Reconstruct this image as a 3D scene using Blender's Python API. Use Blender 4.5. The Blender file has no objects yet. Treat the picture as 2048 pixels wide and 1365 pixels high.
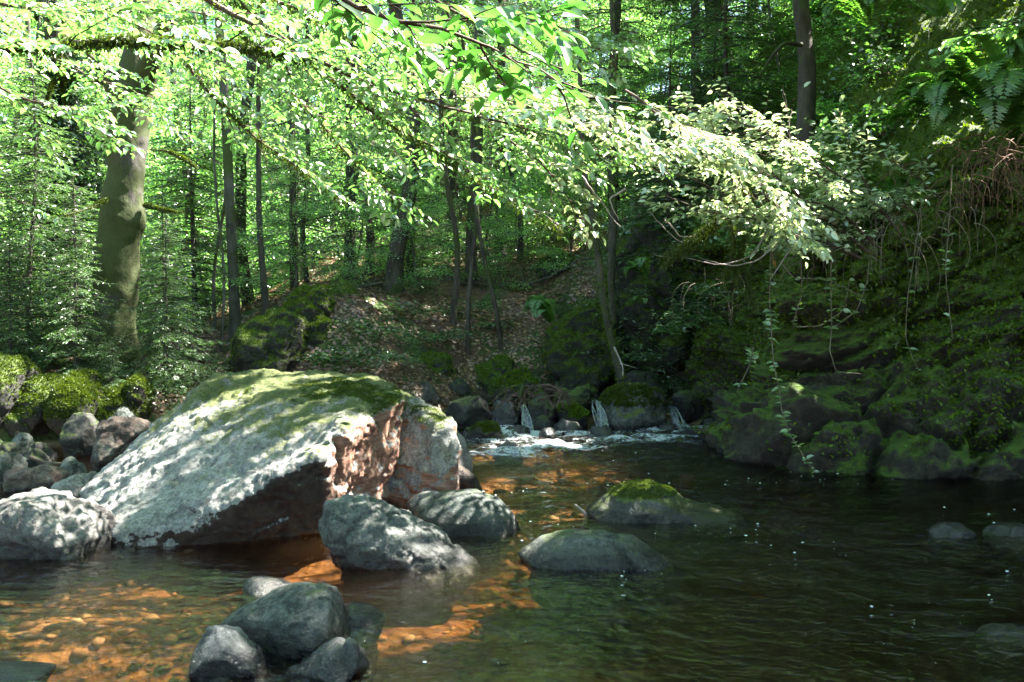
import bpy, bmesh, math, random
import numpy as np
from mathutils import Vector
R = math.radians
PI = math.pi
S = bpy.context.scene
C = S.collection
random.seed(7)
RNG = np.random.default_rng(7)

# ------------------------------------------------------------------ camera
FPX, CX, CY, CAMZ = 1991.0, 1024.0, 682.5, 1.6          # focal length etc. in photo pixels
PITCH = math.atan(82.5 / FPX)
cam = bpy.data.objects.new('camera', bpy.data.cameras.new('camera'))
cam.data.lens = 35.0; cam.data.sensor_width = 36.0
cam.data.clip_start = 0.05; cam.data.clip_end = 600
cam.location = (0, 0, CAMZ); cam.rotation_euler = (PI / 2 - PITCH, 0, 0)
C.objects.link(cam); S.camera = cam

# ------------------------------------------------------------------ sky + sun
AZ, EL = R(66), R(54)                                   # sun: to the right of the stream and a little behind the scene, high
SUN = np.array([math.sin(AZ) * math.cos(EL), math.cos(AZ) * math.cos(EL), math.sin(EL)])
w = bpy.data.worlds.new('World'); S.world = w; w.use_nodes = True
nt = w.node_tree; bg = nt.nodes['Background']
sky = nt.nodes.new('ShaderNodeTexSky'); sky.sky_type = 'NISHITA'; sky.sun_disc = False
sky.sun_elevation = EL; sky.sun_rotation = AZ
nt.links.new(sky.outputs[0], bg.inputs[0]); bg.inputs[1].default_value = 0.052
ld = bpy.data.lights.new('sun', 'SUN'); ld.energy = 5.0; ld.angle = R(0.5); ld.color = (1.0, 0.95, 0.87)
lo = bpy.data.objects.new('sun', ld); lo.rotation_euler = Vector(SUN).to_track_quat('Z', 'Y').to_euler()
C.objects.link(lo)
S.view_settings.view_transform = 'Standard'; S.view_settings.look = 'None'
S.view_settings.exposure = 3.5; S.view_settings.gamma = 1.0
S.render.engine = 'CYCLES'
cy = S.cycles
cy.max_bounces = 7; cy.diffuse_bounces = 4; cy.glossy_bounces = 3; cy.transmission_bounces = 4
cy.transparent_max_bounces = 8; cy.volume_bounces = 0
cy.caustics_reflective = False; cy.caustics_refractive = False
cy.sample_clamp_indirect = 6.0; cy.use_denoising = True
cy.use_adaptive_sampling = True; cy.adaptive_threshold = 0.02

def P(px, py, Y):
    """photo pixel + forward distance -> a point of the place"""
    a = (CY - py) / FPX; dx = (px - CX) / FPX
    dy = math.cos(PITCH) + a * math.sin(PITCH); dz = -math.sin(PITCH) + a * math.cos(PITCH)
    k = Y / dy
    return np.array([dx * k, Y, CAMZ + dz * k])
def G(px, py, z=0.0):
    a = (CY - py) / FPX; dx = (px - CX) / FPX
    dy = math.cos(PITCH) + a * math.sin(PITCH); dz = -math.sin(PITCH) + a * math.cos(PITCH)
    k = (z - CAMZ) / dz
    return np.array([dx * k, dy * k, z])
def proj(p):
    x, y, z = p[0], p[1], p[2] - CAMZ
    c, s = math.cos(PITCH), math.sin(PITCH)
    d = y * c - z * s; u = y * s + z * c
    return CX + FPX * x / d, CY - FPX * u / d

# ------------------------------------------------------------------ numpy noise
def _h(ix, iy, iz, s):
    n = (ix * 374761393 + iy * 668265263 + iz * 2147483647 + s * 974634777) & 0xffffffff
    n = ((n ^ (n >> 13)) * 1274126177) & 0xffffffff
    n = ((n ^ (n >> 16)) * 2246822519) & 0xffffffff
    return ((n ^ (n >> 15)) & 0xffffff) / float(0xffffff)
def vnoise(p, seed=0):
    i = np.floor(p).astype(np.int64); f = p - i; f = f * f * (3 - 2 * f)
    x, y, z = i[:, 0], i[:, 1], i[:, 2]; u, v, t = f[:, 0], f[:, 1], f[:, 2]
    def L(a, b, k): return a + (b - a) * k
    r = L(L(L(_h(x, y, z, seed), _h(x + 1, y, z, seed), u), L(_h(x, y + 1, z, seed), _h(x + 1, y + 1, z, seed), u), v),
          L(L(_h(x, y, z + 1, seed), _h(x + 1, y, z + 1, seed), u), L(_h(x, y + 1, z + 1, seed), _h(x + 1, y + 1, z + 1, seed), u), v), t)
    return r * 2 - 1
def fbm(p, scale, octs=4, seed=0, gain=0.5, ridged=False):
    p = np.asarray(p, float) * scale; a = 1.0; s = 0; t = 0
    for o in range(octs):
        n = vnoise(p + o * 17.3, seed + o)
        if ridged: n = 1 - 2 * np.abs(n)
        s = s + a * n; t += a; a *= gain; p = p * 2.03
    return s / t
def voro(p, scale, seed=0):
    """F1, F2-F1 and the id of the nearest cell"""
    p = np.asarray(p, float) * scale; i = np.floor(p).astype(np.int64)
    f1 = np.full(len(p), 9.0); f2 = f1.copy(); cid = np.zeros(len(p))
    for dx in (-1, 0, 1):
        for dy in (-1, 0, 1):
            for dz in (-1, 0, 1):
                a, b, c = i[:, 0] + dx, i[:, 1] + dy, i[:, 2] + dz
                q = np.stack([a + _h(a, b, c, seed), b + _h(a, b, c, seed + 1), c + _h(a, b, c, seed + 2)], 1)
                d = np.linalg.norm(p - q, axis=1); h = _h(a, b, c, seed + 3)
                near = d < f1
                f2 = np.where(near, f1, np.minimum(f2, d)); cid = np.where(near, h, cid); f1 = np.where(near, d, f1)
    return f1, f2 - f1, cid
def smooth(a, b, x):
    t = np.clip((x - a) / (b - a), 0, 1); return t * t * (3 - 2 * t)
def nrm(v): return v / np.maximum(np.linalg.norm(v, axis=-1, keepdims=True), 1e-9)

# ------------------------------------------------------------------ objects
def tag(o, label=None, cat=None, group=None, kind=None):
    if label: o['label'] = label
    if cat: o['category'] = cat
    if group: o['group'] = group
    if kind: o['kind'] = kind
    return o
def link(o, parent=None):
    C.objects.link(o)
    if parent is not None: o.parent = parent
    return o
def empty(name, loc=(0, 0, 0)):
    o = bpy.data.objects.new(name, None); o.location = loc; o.empty_display_size = .2; return link(o)
def mesh(name, V, F, mat, parent=None, smooth_=True, attrs=None):
    """V (n,3); F list of arrays (m,k)"""
    me = bpy.data.meshes.new(name); V = np.asarray(V, np.float32)
    Fs = [np.asarray(f, np.int32) for f in F if len(f)]
    me.vertices.add(len(V)); me.vertices.foreach_set('co', V.ravel())
    lt = np.concatenate([np.full(len(f), f.shape[1], np.int32) for f in Fs])
    idx = np.concatenate([f.ravel() for f in Fs])
    ls = np.concatenate([[0], np.cumsum(lt)[:-1]]).astype(np.int32)
    me.loops.add(len(idx)); me.loops.foreach_set('vertex_index', idx)
    me.polygons.add(len(lt)); me.polygons.foreach_set('loop_start', ls)
    me.update(calc_edges=True)
    if smooth_: me.polygons.foreach_set('use_smooth', np.ones(len(lt), bool))
    for k, v in (attrs or {}).items():
        a = me.attributes.new(k, 'FLOAT', 'POINT'); a.data.foreach_set('value', np.asarray(v, np.float32))
    me.materials.append(mat)
    return link(bpy.data.objects.new(name, me), parent)

class Wood:                                                  # tubes collected into one mesh
    def __init__(s): s.V = []; s.F = []; s.n = 0; s.tips = []
    def tube(s, pts, rad, k=6, wob=0.0, seed=0):
        pts = np.asarray(pts, float); m = len(pts)
        rad = np.full(m, rad) if np.isscalar(rad) else np.asarray(rad, float)
        t = nrm(np.gradient(pts, axis=0))
        ref = np.array([0, 0, 1.0]) if abs(t[m // 2][2]) < .8 else np.array([1.0, 0, 0])
        a = nrm(np.cross(t, ref)); b = np.cross(t, a)
        th = np.arange(k) * 2 * PI / k
        ring = a[:, None] * np.cos(th)[None, :, None] + b[:, None] * np.sin(th)[None, :, None]
        v = (pts[:, None] + ring * rad[:, None, None]).reshape(-1, 3)
        if wob: v += ring.reshape(-1, 3) * (fbm(v, 2.2, 3, seed) * wob)[:, None] * np.repeat(rad, k)[:, None]
        if wob and k > 10: v += ring.reshape(-1, 3) * (fbm(v, 8, 4, seed + 7, .6) * wob * .45)[:, None] * np.repeat(rad, k)[:, None]
        i = np.arange(m - 1)[:, None] * k + np.arange(k)[None]; j = np.arange(m - 1)[:, None] * k + (np.arange(k)[None] + 1) % k
        f = np.stack([i, j, j + k, i + k], -1).reshape(-1, 4) + s.n
        s.V.append(v); s.F.append(f); s.n += len(v)
    def out(s, name, mat, parent=None):
        if not s.V: return None
        return mesh(name, np.concatenate(s.V), [np.concatenate(s.F)], mat, parent)

TN = np.array([(0, 0, 0), (.28, .46, .10), (.66, .40, .08), (1, 0, -.10), (.66, -.40, .08), (.28, -.46, .10)])
TF = np.array([(0, 0, 0), (.42, .5, .05), (1, 0, -.05), (.42, -.5, .05)])
class Leaves:
    def __init__(s): s.a = []
    def add(s, pos, d, n, L, W):
        N = len(pos)
        s.a.append((np.asarray(pos, float), nrm(np.asarray(d, float)), np.asarray(n, float),
                    np.broadcast_to(np.asarray(L, float), (N,)), np.broadcast_to(np.asarray(W, float), (N,))))
    def arrays(s): return [np.concatenate([x[i] for x in s.a]) for i in range(5)]
    def out(s, name, mat, parent=None, near=False, keep=None, seed=0):
        if not s.a: return None
        p, d, n, L, W = s.arrays()
        if keep is not None:
            k = keep(p); p, d, n, L, W = p[k], d[k], n[k], L[k], W[k]
        if len(p) == 0: return None
        sd = nrm(np.cross(n, d)); n = np.cross(d, sd)
        T = TN if near else TF
        V = (p[:, None] + d[:, None] * T[None, :, 0:1] * L[:, None, None] + sd[:, None] * T[None, :, 1:2] * W[:, None, None]
             + n[:, None] * T[None, :, 2:3] * L[:, None, None]).reshape(-1, 3)
        b = np.arange(len(p))[:, None] * len(T)
        F = [b + np.array([0, 3, 2, 1]), b + np.array([0, 5, 4, 3])] if near else [b + np.array([0, 3, 2, 1])]
        r = np.repeat(np.random.default_rng(seed + 3).random(len(p)), len(T))
        return mesh(name, V, F, mat, parent, False, {'rnd': r})

def rv(n, s=1.0, rng=None): return (rng or RNG).normal(size=(n, 3)) * s

# ------------------------------------------------------------------ materials
def newmat(name):
    m = bpy.data.materials.new(name); m.use_nodes = True; t = m.node_tree; t.nodes.clear()
    o = t.nodes.new('ShaderNodeOutputMaterial'); return m, t, o
def N(t, kind, **kw):
    n = t.nodes.new(kind)
    for k, v in kw.items():
        if k in n.inputs.keys() if hasattr(n.inputs, 'keys') else False: n.inputs[k].default_value = v
        else: setattr(n, k, v)
    return n
def ramp(t, fac, stops):
    r = t.nodes.new('ShaderNodeValToRGB'); e = r.color_ramp.elements
    while len(e) < len(stops): e.new(.5)
    for x, (p, c) in zip(e, stops): x.position = p; x.color = (*c, 1) if len(c) == 3 else c
    if fac is not None: t.links.new(fac, r.inputs[0])
    return r.outputs[0]
def noise_n(t, vec, scale, detail=5, rough=.6, dist=0):
    n = t.nodes.new('ShaderNodeTexNoise'); n.inputs['Scale'].default_value = scale; n.inputs['Detail'].default_value = detail
    n.inputs['Roughness'].default_value = rough; n.inputs['Distortion'].default_value = dist
    t.links.new(vec, n.inputs['Vector']); return n.outputs['Fac']
def math_n(t, op, a, b=0.0, c=None, clamp=False):
    n = t.nodes.new('ShaderNodeMath'); n.operation = op; n.use_clamp = clamp
    for i, v in enumerate((a, b, c)):
        if v is None: continue
        if isinstance(v, (int, float)): n.inputs[i].default_value = v
        else: t.links.new(v, n.inputs[i])
    return n.outputs[0]
def mixc(t, f, a, b, mode='MIX'):
    n = t.nodes.new('ShaderNodeMix'); n.data_type = 'RGBA'; n.blend_type = mode
    for i, v in ((0, f), (6, a), (7, b)):
        if isinstance(v, (int, float)): n.inputs[i].default_value = v
        elif isinstance(v, tuple): n.inputs[i].default_value = (*v, 1)
        else: t.links.new(v, n.inputs[i])
    return n.outputs[2]
def bump(t, h, strength=.5, dist=.02, prev=None):
    b = t.nodes.new('ShaderNodeBump'); b.inputs['Strength'].default_value = strength; b.inputs['Distance'].default_value = dist
    t.links.new(h, b.inputs['Height'])
    if prev is not None: t.links.new(prev, b.inputs['Normal'])
    return b.outputs[0]

def leaf_mat(name, c0, c1, trans=.5, gloss=.08, tcol=None, rough=.4):
    m, t, o = newmat(name)
    a = N(t, 'ShaderNodeAttribute', attribute_name='rnd')
    col = ramp(t, a.outputs['Fac'], [(0, c0), (1, c1)])
    d = N(t, 'ShaderNodeBsdfDiffuse'); t.links.new(col, d.inputs[0])
    tr = N(t, 'ShaderNodeBsdfTranslucent')
    tc = mixc(t, 1.0, col, tcol or (1.5, 1.6, .6), 'MULTIPLY'); t.links.new(tc, tr.inputs[0])
    mx = N(t, 'ShaderNodeMixShader'); mx.inputs[0].default_value = trans
    t.links.new(d.outputs[0], mx.inputs[1]); t.links.new(tr.outputs[0], mx.inputs[2])
    g = N(t, 'ShaderNodeBsdfGlossy'); g.inputs['Roughness'].default_value = rough; g.inputs[0].default_value = (1, 1, 1, 1)
    m2 = N(t, 'ShaderNodeMixShader'); m2.inputs[0].default_value = gloss
    t.links.new(mx.outputs[0], m2.inputs[1]); t.links.new(g.outputs[0], m2.inputs[2]); t.links.new(m2.outputs[0], o.inputs[0])
    return m
def bark_mat(name, c0, c1, moss=.4, moss_c=(.055, .075, .012), scale=6):
    m, t, o = newmat(name); tc = N(t, 'ShaderNodeTexCoord'); v = tc.outputs['Object']
    mp = N(t, 'ShaderNodeMapping'); mp.inputs['Scale'].default_value = (1, 1, .35); t.links.new(v, mp.inputs[0])
    n1 = noise_n(t, mp.outputs[0], scale, 6, .65); n2 = noise_n(t, v, 1.7, 4, .6); n3 = noise_n(t, v, 30, 4, .7)
    col = ramp(t, n1, [(.35, c0), (.62, c1)])
    f = math_n(t, 'ADD', n2, math_n(t, 'MULTIPLY', n1, .4)); f = ramp(t, f, [(.84 - moss * .26, (0, 0, 0)), (.90 - moss * .26, (1, 1, 1))]) if moss > 0 else None
    if f is not None: col = mixc(t, f, col, mixc(t, n3, tuple(x * .5 for x in moss_c), tuple(x * 1.5 for x in moss_c)))
    b = N(t, 'ShaderNodeBsdfPrincipled'); b.inputs['Roughness'].default_value = .85
    t.links.new(col, b.inputs['Base Color']); t.links.new(bump(t, n3, .5, .01, bump(t, n1, .6, .03)), b.inputs['Normal']); t.links.new(b.outputs[0], o.inputs[0])
    return m
def rock_mat(name, cols, moss=.3, moss_c=((.03, .05, .008), (.11, .15, .03)), lichen=0.0, wet=.11, rough=.75, up=.6, veins=False, spec=.4, mscale=2.2):
    """cols: three colours. Moss grows on upward faces where a noise lets it; the stone is dark and glossy just above the water"""
    m, t, o = newmat(name); g = N(t, 'ShaderNodeNewGeometry'); v = g.outputs['Position']
    n1 = noise_n(t, v, 2.3, 8, .65, .3); n2 = noise_n(t, v, 14, 8, .7); n3 = noise_n(t, v, 70, 4, .7); n4 = noise_n(t, v, mscale, 6, .7)
    vv = v
    if veins:
        mp = N(t, 'ShaderNodeMapping'); mp.inputs['Rotation'].default_value = (R(20), R(48), R(10)); mp.inputs['Scale'].default_value = (1, 1, 5)
        t.links.new(v, mp.inputs[0]); vv = mp.outputs[0]
    nv = noise_n(t, vv, 4, 7, .7, .6)
    col = ramp(t, math_n(t, 'ADD', math_n(t, 'MULTIPLY', n1, .5), math_n(t, 'MULTIPLY', nv, .5)), [(.33, cols[0]), (.5, cols[1]), (.66, cols[2])])
    col = mixc(t, .75, col, ramp(t, n2, [(.25, (.35, .35, .35)), (.75, (1.5, 1.5, 1.5))]), 'MULTIPLY')
    n6 = noise_n(t, v, 42, 6, .8)
    col = mixc(t, .8, col, ramp(t, n6, [(.34, (.3, .3, .3)), (.5, (.9, .9, .9)), (.66, (1.9, 1.9, 1.85))]), 'MULTIPLY')
    if lichen: col = mixc(t, ramp(t, math_n(t, 'ADD', math_n(t, 'MULTIPLY', n2, .6), math_n(t, 'ADD', math_n(t, 'MULTIPLY', n1, .5), math_n(t, 'MULTIPLY', n6, .4))), [(.78 - lichen * .3, (0, 0, 0)), (1.0 - lichen * .3, (1, 1, 1))]), col, mixc(t, .6, col, (.20, .215, .19)))
    hs = N(t, 'ShaderNodeSeparateXYZ'); t.links.new(g.outputs['Normal'], hs.inputs[0])
    if moss > 0:
        f = math_n(t, 'ADD', math_n(t, 'MULTIPLY', hs.outputs[2], up), math_n(t, 'ADD', n4, math_n(t, 'MULTIPLY', n2, .35)))
        f = ramp(t, math_n(t, 'MULTIPLY', f, .5), [(.76 - moss * .4, (0, 0, 0)), (.82 - moss * .4, (1, 1, 1))])
        col = mixc(t, f, col, ramp(t, math_n(t, 'ADD', math_n(t, 'MULTIPLY', n3, .6), math_n(t, 'MULTIPLY', n2, .4)), [(.3, moss_c[0]), (.7, moss_c[1])]))
    ps = N(t, 'ShaderNodeSeparateXYZ'); t.links.new(v, ps.inputs[0])
    wl = math_n(t, 'SUBTRACT', ps.outputs[2], math_n(t, 'MULTIPLY', math_n(t, 'SUBTRACT', n2, .5), .08))
    wf = math_n(t, 'SUBTRACT', 1.0, math_n(t, 'MULTIPLY', math_n(t, 'SUBTRACT', wl, wet * .6), 1 / max(wet * .8, .01), clamp=True), clamp=True)
    col = mixc(t, math_n(t, 'MULTIPLY', wf, .78), col, (.010, .009, .008))
    b = N(t, 'ShaderNodeBsdfPrincipled'); t.links.new(col, b.inputs['Base Color'])
    t.links.new(math_n(t, 'SUBTRACT', rough, math_n(t, 'MULTIPLY', wf, rough - .15)), b.inputs['Roughness'])
    b.inputs['Specular IOR Level'].default_value = spec
    t.links.new(bump(t, n3, .55, .012, bump(t, nv, .5, .05, bump(t, n2, .7, .05))), b.inputs['Normal']); t.links.new(b.outputs[0], o.inputs[0])
    return m

M = {}
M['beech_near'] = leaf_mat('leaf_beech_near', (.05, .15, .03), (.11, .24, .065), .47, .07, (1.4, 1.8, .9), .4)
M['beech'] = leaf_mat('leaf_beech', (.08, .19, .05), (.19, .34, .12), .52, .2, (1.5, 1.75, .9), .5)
M['pale'] = leaf_mat('leaf_pale', (.26, .36, .18), (.44, .53, .32), .5, .25, (1.3, 1.35, .9), .45)  # beech leaf lightened so that strong sunlight is painted into its colour
M['beech_far'] = leaf_mat('leaf_far', (.11, .24, .07), (.25, .41, .16), .58, .10, (1.7, 2.0, 1.0))
M['shrub'] = leaf_mat('leaf_shrub', (.03, .085, .02), (.08, .17, .04), .45, .12, (1.4, 1.6, .7), .35)
M['ivy'] = leaf_mat('leaf_ivy', (.012, .035, .012), (.03, .08, .03), .2, .15, (1.4, 1.6, .7), .3)
M['fern'] = leaf_mat('leaf_fern', (.05, .13, .025), (.11, .23, .045), .45, .05, (1.4, 1.6, .7))
M['fern_dead'] = leaf_mat('leaf_fern_dead', (.09, .045, .02), (.17, .09, .045), .2, .02)
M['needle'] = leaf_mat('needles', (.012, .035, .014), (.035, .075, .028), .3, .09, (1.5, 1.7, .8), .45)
M['needle_lit'] = leaf_mat('needles_light', (.04, .09, .03), (.10, .18, .06), .4, .10, (1.5, 1.7, .8), .45)  # lighter copy of the needles, sunlight put into the colour
M['litter'] = leaf_mat('dead_leaves', (.08, .04, .022), (.26, .16, .10), .15, .06)
M['moss_tuft'] = leaf_mat('moss_tufts', (.03, .05, .008), (.085, .125, .02), .35, .02, (1.6, 1.6, .4))
M['moss_dark'] = leaf_mat('moss_dark', (.04, .08, .004), (.13, .20, .014), .3, .02, (1.6, 1.6, .4))
M['bark_beech'] = bark_mat('bark_beech', (.018, .016, .010), (.095, .09, .07), 1.0, (.035, .046, .008), 5)
M['bark_dark'] = bark_mat('bark_dark', (.025, .02, .016), (.07, .058, .045), .35, (.035, .05, .01), 8)
M['bark_grey'] = bark_mat('bark_grey', (.04, .037, .03), (.13, .12, .10), .5, (.05, .07, .012), 8)
M['bark_moss'] = bark_mat('bark_moss', (.02, .016, .012), (.08, .065, .05), .55, (.035, .048, .009), 8)
M['twig'] = bark_mat('twig', (.05, .03, .02), (.11, .075, .055), .2, scale=20)
M['rust'] = bark_mat('dead_stems', (.06, .03, .015), (.20, .11, .06), 0, scale=20)
M['vine'] = bark_mat('vine_stem', (.10, .08, .05), (.24, .20, .13), 0, scale=20)
M['twig_pale'] = bark_mat('twig_pale', (.2, .15, .14), (.42, .36, .34), 0, scale=20)

# ------------------------------------------------------------------ terrain
POOL = np.array([(-9.5, -6), (-9.5, 8.6), (-6.2, 9.6), (-5.2, 10.9), (-4.2, 11.2), (-3.6, 11.5), (-2.8, 11.6), (-2.0, 12.2), (-1.0, 12.6), (.2, 12.7),
                 (1.6, 12.7), (2.9, 12.6), (2.8, 10.6), (3.2, 10.3), (4.2, 10.2), (5.6, 9.8), (8, 9), (12, 6), (13, -6)])
def sdist(x, y, poly):
    """signed distance to a polygon, positive inside"""
    d = np.full(x.shape, 1e9); ins = np.zeros(x.shape, bool)
    for a, b in zip(poly, np.roll(poly, -1, 0)):
        e = b - a; t = np.clip(((x - a[0]) * e[0] + (y - a[1]) * e[1]) / (e @ e), 0, 1)
        d = np.minimum(d, np.hypot(x - a[0] - t * e[0], y - a[1] - t * e[1]))
        c = (a[1] > y) != (b[1] > y)
        with np.errstate(divide='ignore', invalid='ignore'): xi = a[0] + (y - a[1]) * e[0] / e[1]
        ins ^= c & (x < xi)
    return np.where(ins, d, -d)
CP = [P(*a) for a in [(50, 745, 11.3), (230, 765, 11.8), (0, 690, 14), (200, 690, 15), (330, 695, 18), (400, 705, 20), (330, 650, 28), (380, 765, 14),
      (330, 800, 12.3), (440, 760, 13), (480, 740, 13.4), (600, 745, 13.6), (620, 690, 13.9), (600, 585, 15), (520, 640, 15), (700, 565, 16), (830, 515, 20), (1000, 560, 18),
      (1200, 565, 17), (850, 725, 13.6), (1000, 700, 15), (1100, 650, 15.5), (1300, 455, 20), (900, 470, 26), (450, 640, 18), (470, 620, 22), (1600, 300, 22),
      (750, 640, 14.5), (900, 620, 16), (680, 520, 22), (1050, 520, 21), (800, 480, 24)]]
CP += [np.array(a, float) for a in [(-35, 34, 4), (-12, 34, 3), (0, 36, 6), (14, 36, 11), (-30, 55, 9), (0, 55, 11), (25, 55, 17), (6, 14, 5.6), (10, 12, 7.5), (4.2, 14, 4.2), (4.6, 11.8, 3.6), (3, 18, 4.2), (9, 20, 9), (7, 28, 9),
      (.5, 14, .12), (1.6, 14, .12), (-.5, 14, .2), (1.4, 15.5, .5), (8, 11.5, 5.5), (12, 9, 5), (2.3, 13, .1), (2.2, 14, .15), (1.2, 15.2, .35), (2.75, 12.2, .0), (3.2, 14.6, 1.2), (-12, 12, 1.1), (-15, 20, 1.5), (-12, 28, 1.8), (-20, 14, 1.6), (-8, -8, .8), (6, -9, .8), (0, -9, 1),
      (18, 6, 7), (18, 20, 12), (14, -4, 1.2), (-12, 2, 1.0), (-11, 8, .9), (-6.5, 10.6, .75), (-30, 0, 3), (30, 0, 9), (0, -30, 4), (-60, 30, 10), (60, 30, 24), (-60, 90, 15), (0, 95, 17), (60, 95, 24), (0, 150, 22), (-100, -20, 12), (110, -20, 26)]]
CP = np.array(CP)
_D = np.hypot(CP[:, None, 0] - CP[None, :, 0], CP[:, None, 1] - CP[None, :, 1]); _n = len(CP)
_A = np.zeros((_n + 3, _n + 3)); _A[:_n, :_n] = np.sqrt(_D ** 2 + .3) + np.eye(_n) * -.05; _A[:_n, _n] = 1; _A[:_n, _n + 1:] = CP[:, :2]; _A[_n, :_n] = 1; _A[_n + 1:, :_n] = CP[:, :2].T
_W = np.linalg.solve(_A, np.concatenate([CP[:, 2], [0, 0, 0]]))
def land(x, y):
    q = _W[_n] + _W[_n + 1] * x + _W[_n + 2] * y
    for c, k in zip(CP, _W): q = q + k * np.sqrt((x - c[0]) ** 2 + (y - c[1]) ** 2 + .3)
    return q
CLB = np.array([(.9, 16.6), (1.5, 15.3), (2.5, 14.2), (3.0, 12.9), (2.95, 11.6), (2.62, 10.65), (3.1, 10.2), (4.1, 9.95), (5.3, 9.6), (7, 8.9), (9.5, 7.2), (13, 4)])   # foot of the cliff
CLR = np.concatenate([CLB, [(40, 4), (40, 17)]])
BED = [(-.45, 4.6, .6, .18), (-.1, 8.6, 1.4, .55), (.6, 9.2, 1.0, .5), (.6, 4.9, .6, .25), (-.1, 10.6, 1.2, .5), (-3.0, 5.2, 1.2, .10)]
def bed(x, y):
    d = .30 + .80 * smooth(-1.2, 3.6, x - .12 * (y - 6)) + .45 * smooth(5.6, 4.0, y) * smooth(.6, -1.4, x)
    s = np.zeros(x.shape)
    for a, b, r, k in BED: s = s + k * np.exp(-((x - a) ** 2 + (y - b) ** 2) / (r * r))
    return -np.maximum(d - s, .13 + .02 * d)
def height(x, y, rough=True):
    d = sdist(x, y, POOL)
    p = np.stack([x.ravel(), y.ravel(), np.zeros(x.size)], 1)
    H = land(x, y)
    if rough:
        n = fbm(p, .9, 5, 11).reshape(x.shape); n2 = fbm(p, 3.5, 4, 31).reshape(x.shape)
        H = H + (n * .34 + n2 * .09) * smooth(0, 1.2, -d) * np.clip(1 + (y - 20) * .05, 1, 4)
        b = bed(x, y) + n * .07 + n2 * .035
    else: b = bed(x, y)
    dc = sdist(x, y, CLR); H = H - (.9 + .28 * H) * smooth(-.35, .25, dc) * smooth(3.4, 2.4, dc)
    H = np.maximum(H, -.5)
    return np.where(d > 0, b * smooth(-.15, .55, d), H * smooth(-.1, .5, -d))
def hz(x, y): return float(height(np.array([x], float), np.array([y], float))[0])
def axis(lo, a, b, hi, st, g=1.12):
    m = list(np.arange(a, b, st)); s = st; v = b
    up = []
    while v < hi: up.append(v); s *= g; v += s
    s = st; v = a - st; dn = []
    while v > lo: dn.append(v); s *= g; v -= s
    return np.array([lo] + dn[::-1] + m + up + [hi])
def grid_faces(nx, ny):
    i = np.arange(ny - 1)[:, None] * nx + np.arange(nx - 1)[None]
    return np.stack([i, i + 1, i + nx + 1, i + nx], -1).reshape(-1, 4)
gx = axis(-160, -7.5, 6.5, 160, .075, 1.10); gy = axis(-60, 2.5, 22, 190, .085, 1.10)
XX, YY = np.meshgrid(gx, gy); ZZ = height(XX, YY)

m, t, o = newmat('ground'); g = N(t, 'ShaderNodeNewGeometry'); v = g.outputs['Position']
n1 = noise_n(t, v, 1.1, 6, .65); n2 = noise_n(t, v, 9, 7, .7); n3 = noise_n(t, v, 55, 4, .7)
vo = N(t, 'ShaderNodeTexVoronoi'); vo.inputs['Scale'].default_value = 16; t.links.new(v, vo.inputs['Vector'])
vo2 = N(t, 'ShaderNodeTexVoronoi'); vo2.inputs['Scale'].default_value = 5.5; t.links.new(v, vo2.inputs['Vector'])
lit = mixc(t, n2, mixc(t, vo.outputs['Color'], (.05, .028, .016), (.17, .10, .06)), (.10, .06, .035))
mos = ramp(t, n3, [(.3, (.018, .035, .006)), (.7, (.06, .09, .016))])
hs = N(t, 'ShaderNodeSeparateXYZ'); t.links.new(g.outputs['Normal'], hs.inputs[0])
f = math_n(t, 'ADD', math_n(t, 'MULTIPLY', n1, 1.0), math_n(t, 'SUBTRACT', math_n(t, 'MULTIPLY', n2, .5), math_n(t, 'MULTIPLY', hs.outputs[2], .30)))
col = mixc(t, ramp(t, f, [(.46, (0, 0, 0)), (.55, (1, 1, 1))]), lit, mos)
sand = mixc(t, ramp(t, vo2.outputs['Distance'], [(.1, (1, 1, 1)), (.5, (0, 0, 0))]), (.34, .25, .16), mixc(t, vo2.outputs['Color'], (.10, .075, .05), (.42, .33, .23)))
sand = mixc(t, ramp(t, n1, [(.4, (0, 0, 0)), (.6, (1, 1, 1))]), sand, (.26, .18, .10))
sand = mixc(t, .7, sand, ramp(t, n2, [(.25, (.35, .33, .3)), (.65, (1.25, 1.25, 1.2))]), 'MULTIPLY')
ps = N(t, 'ShaderNodeSeparateXYZ'); t.links.new(v, ps.inputs[0])
wz = math_n(t, 'ADD', ps.outputs[2], math_n(t, 'MULTIPLY', n2, .06))
col = mixc(t, ramp(t, wz, [(.04, (0, 0, 0)), (.09, (1, 1, 1))]), sand, col)
b = N(t, 'ShaderNodeBsdfPrincipled'); b.inputs['Roughness'].default_value = .9; t.links.new(col, b.inputs['Base Color'])
t.links.new(bump(t, n3, .6, .02, bump(t, math_n(t, 'ADD', n2, vo.outputs['Distance']), .8, .06)), b.inputs['Normal']); t.links.new(b.outputs[0], o.inputs[0])
M['ground'] = m
ground = mesh('ground', np.stack([XX.ravel(), YY.ravel(), ZZ.ravel()], 1), [grid_faces(len(gx), len(gy))], M['ground'])
tag(ground, kind='structure')

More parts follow.
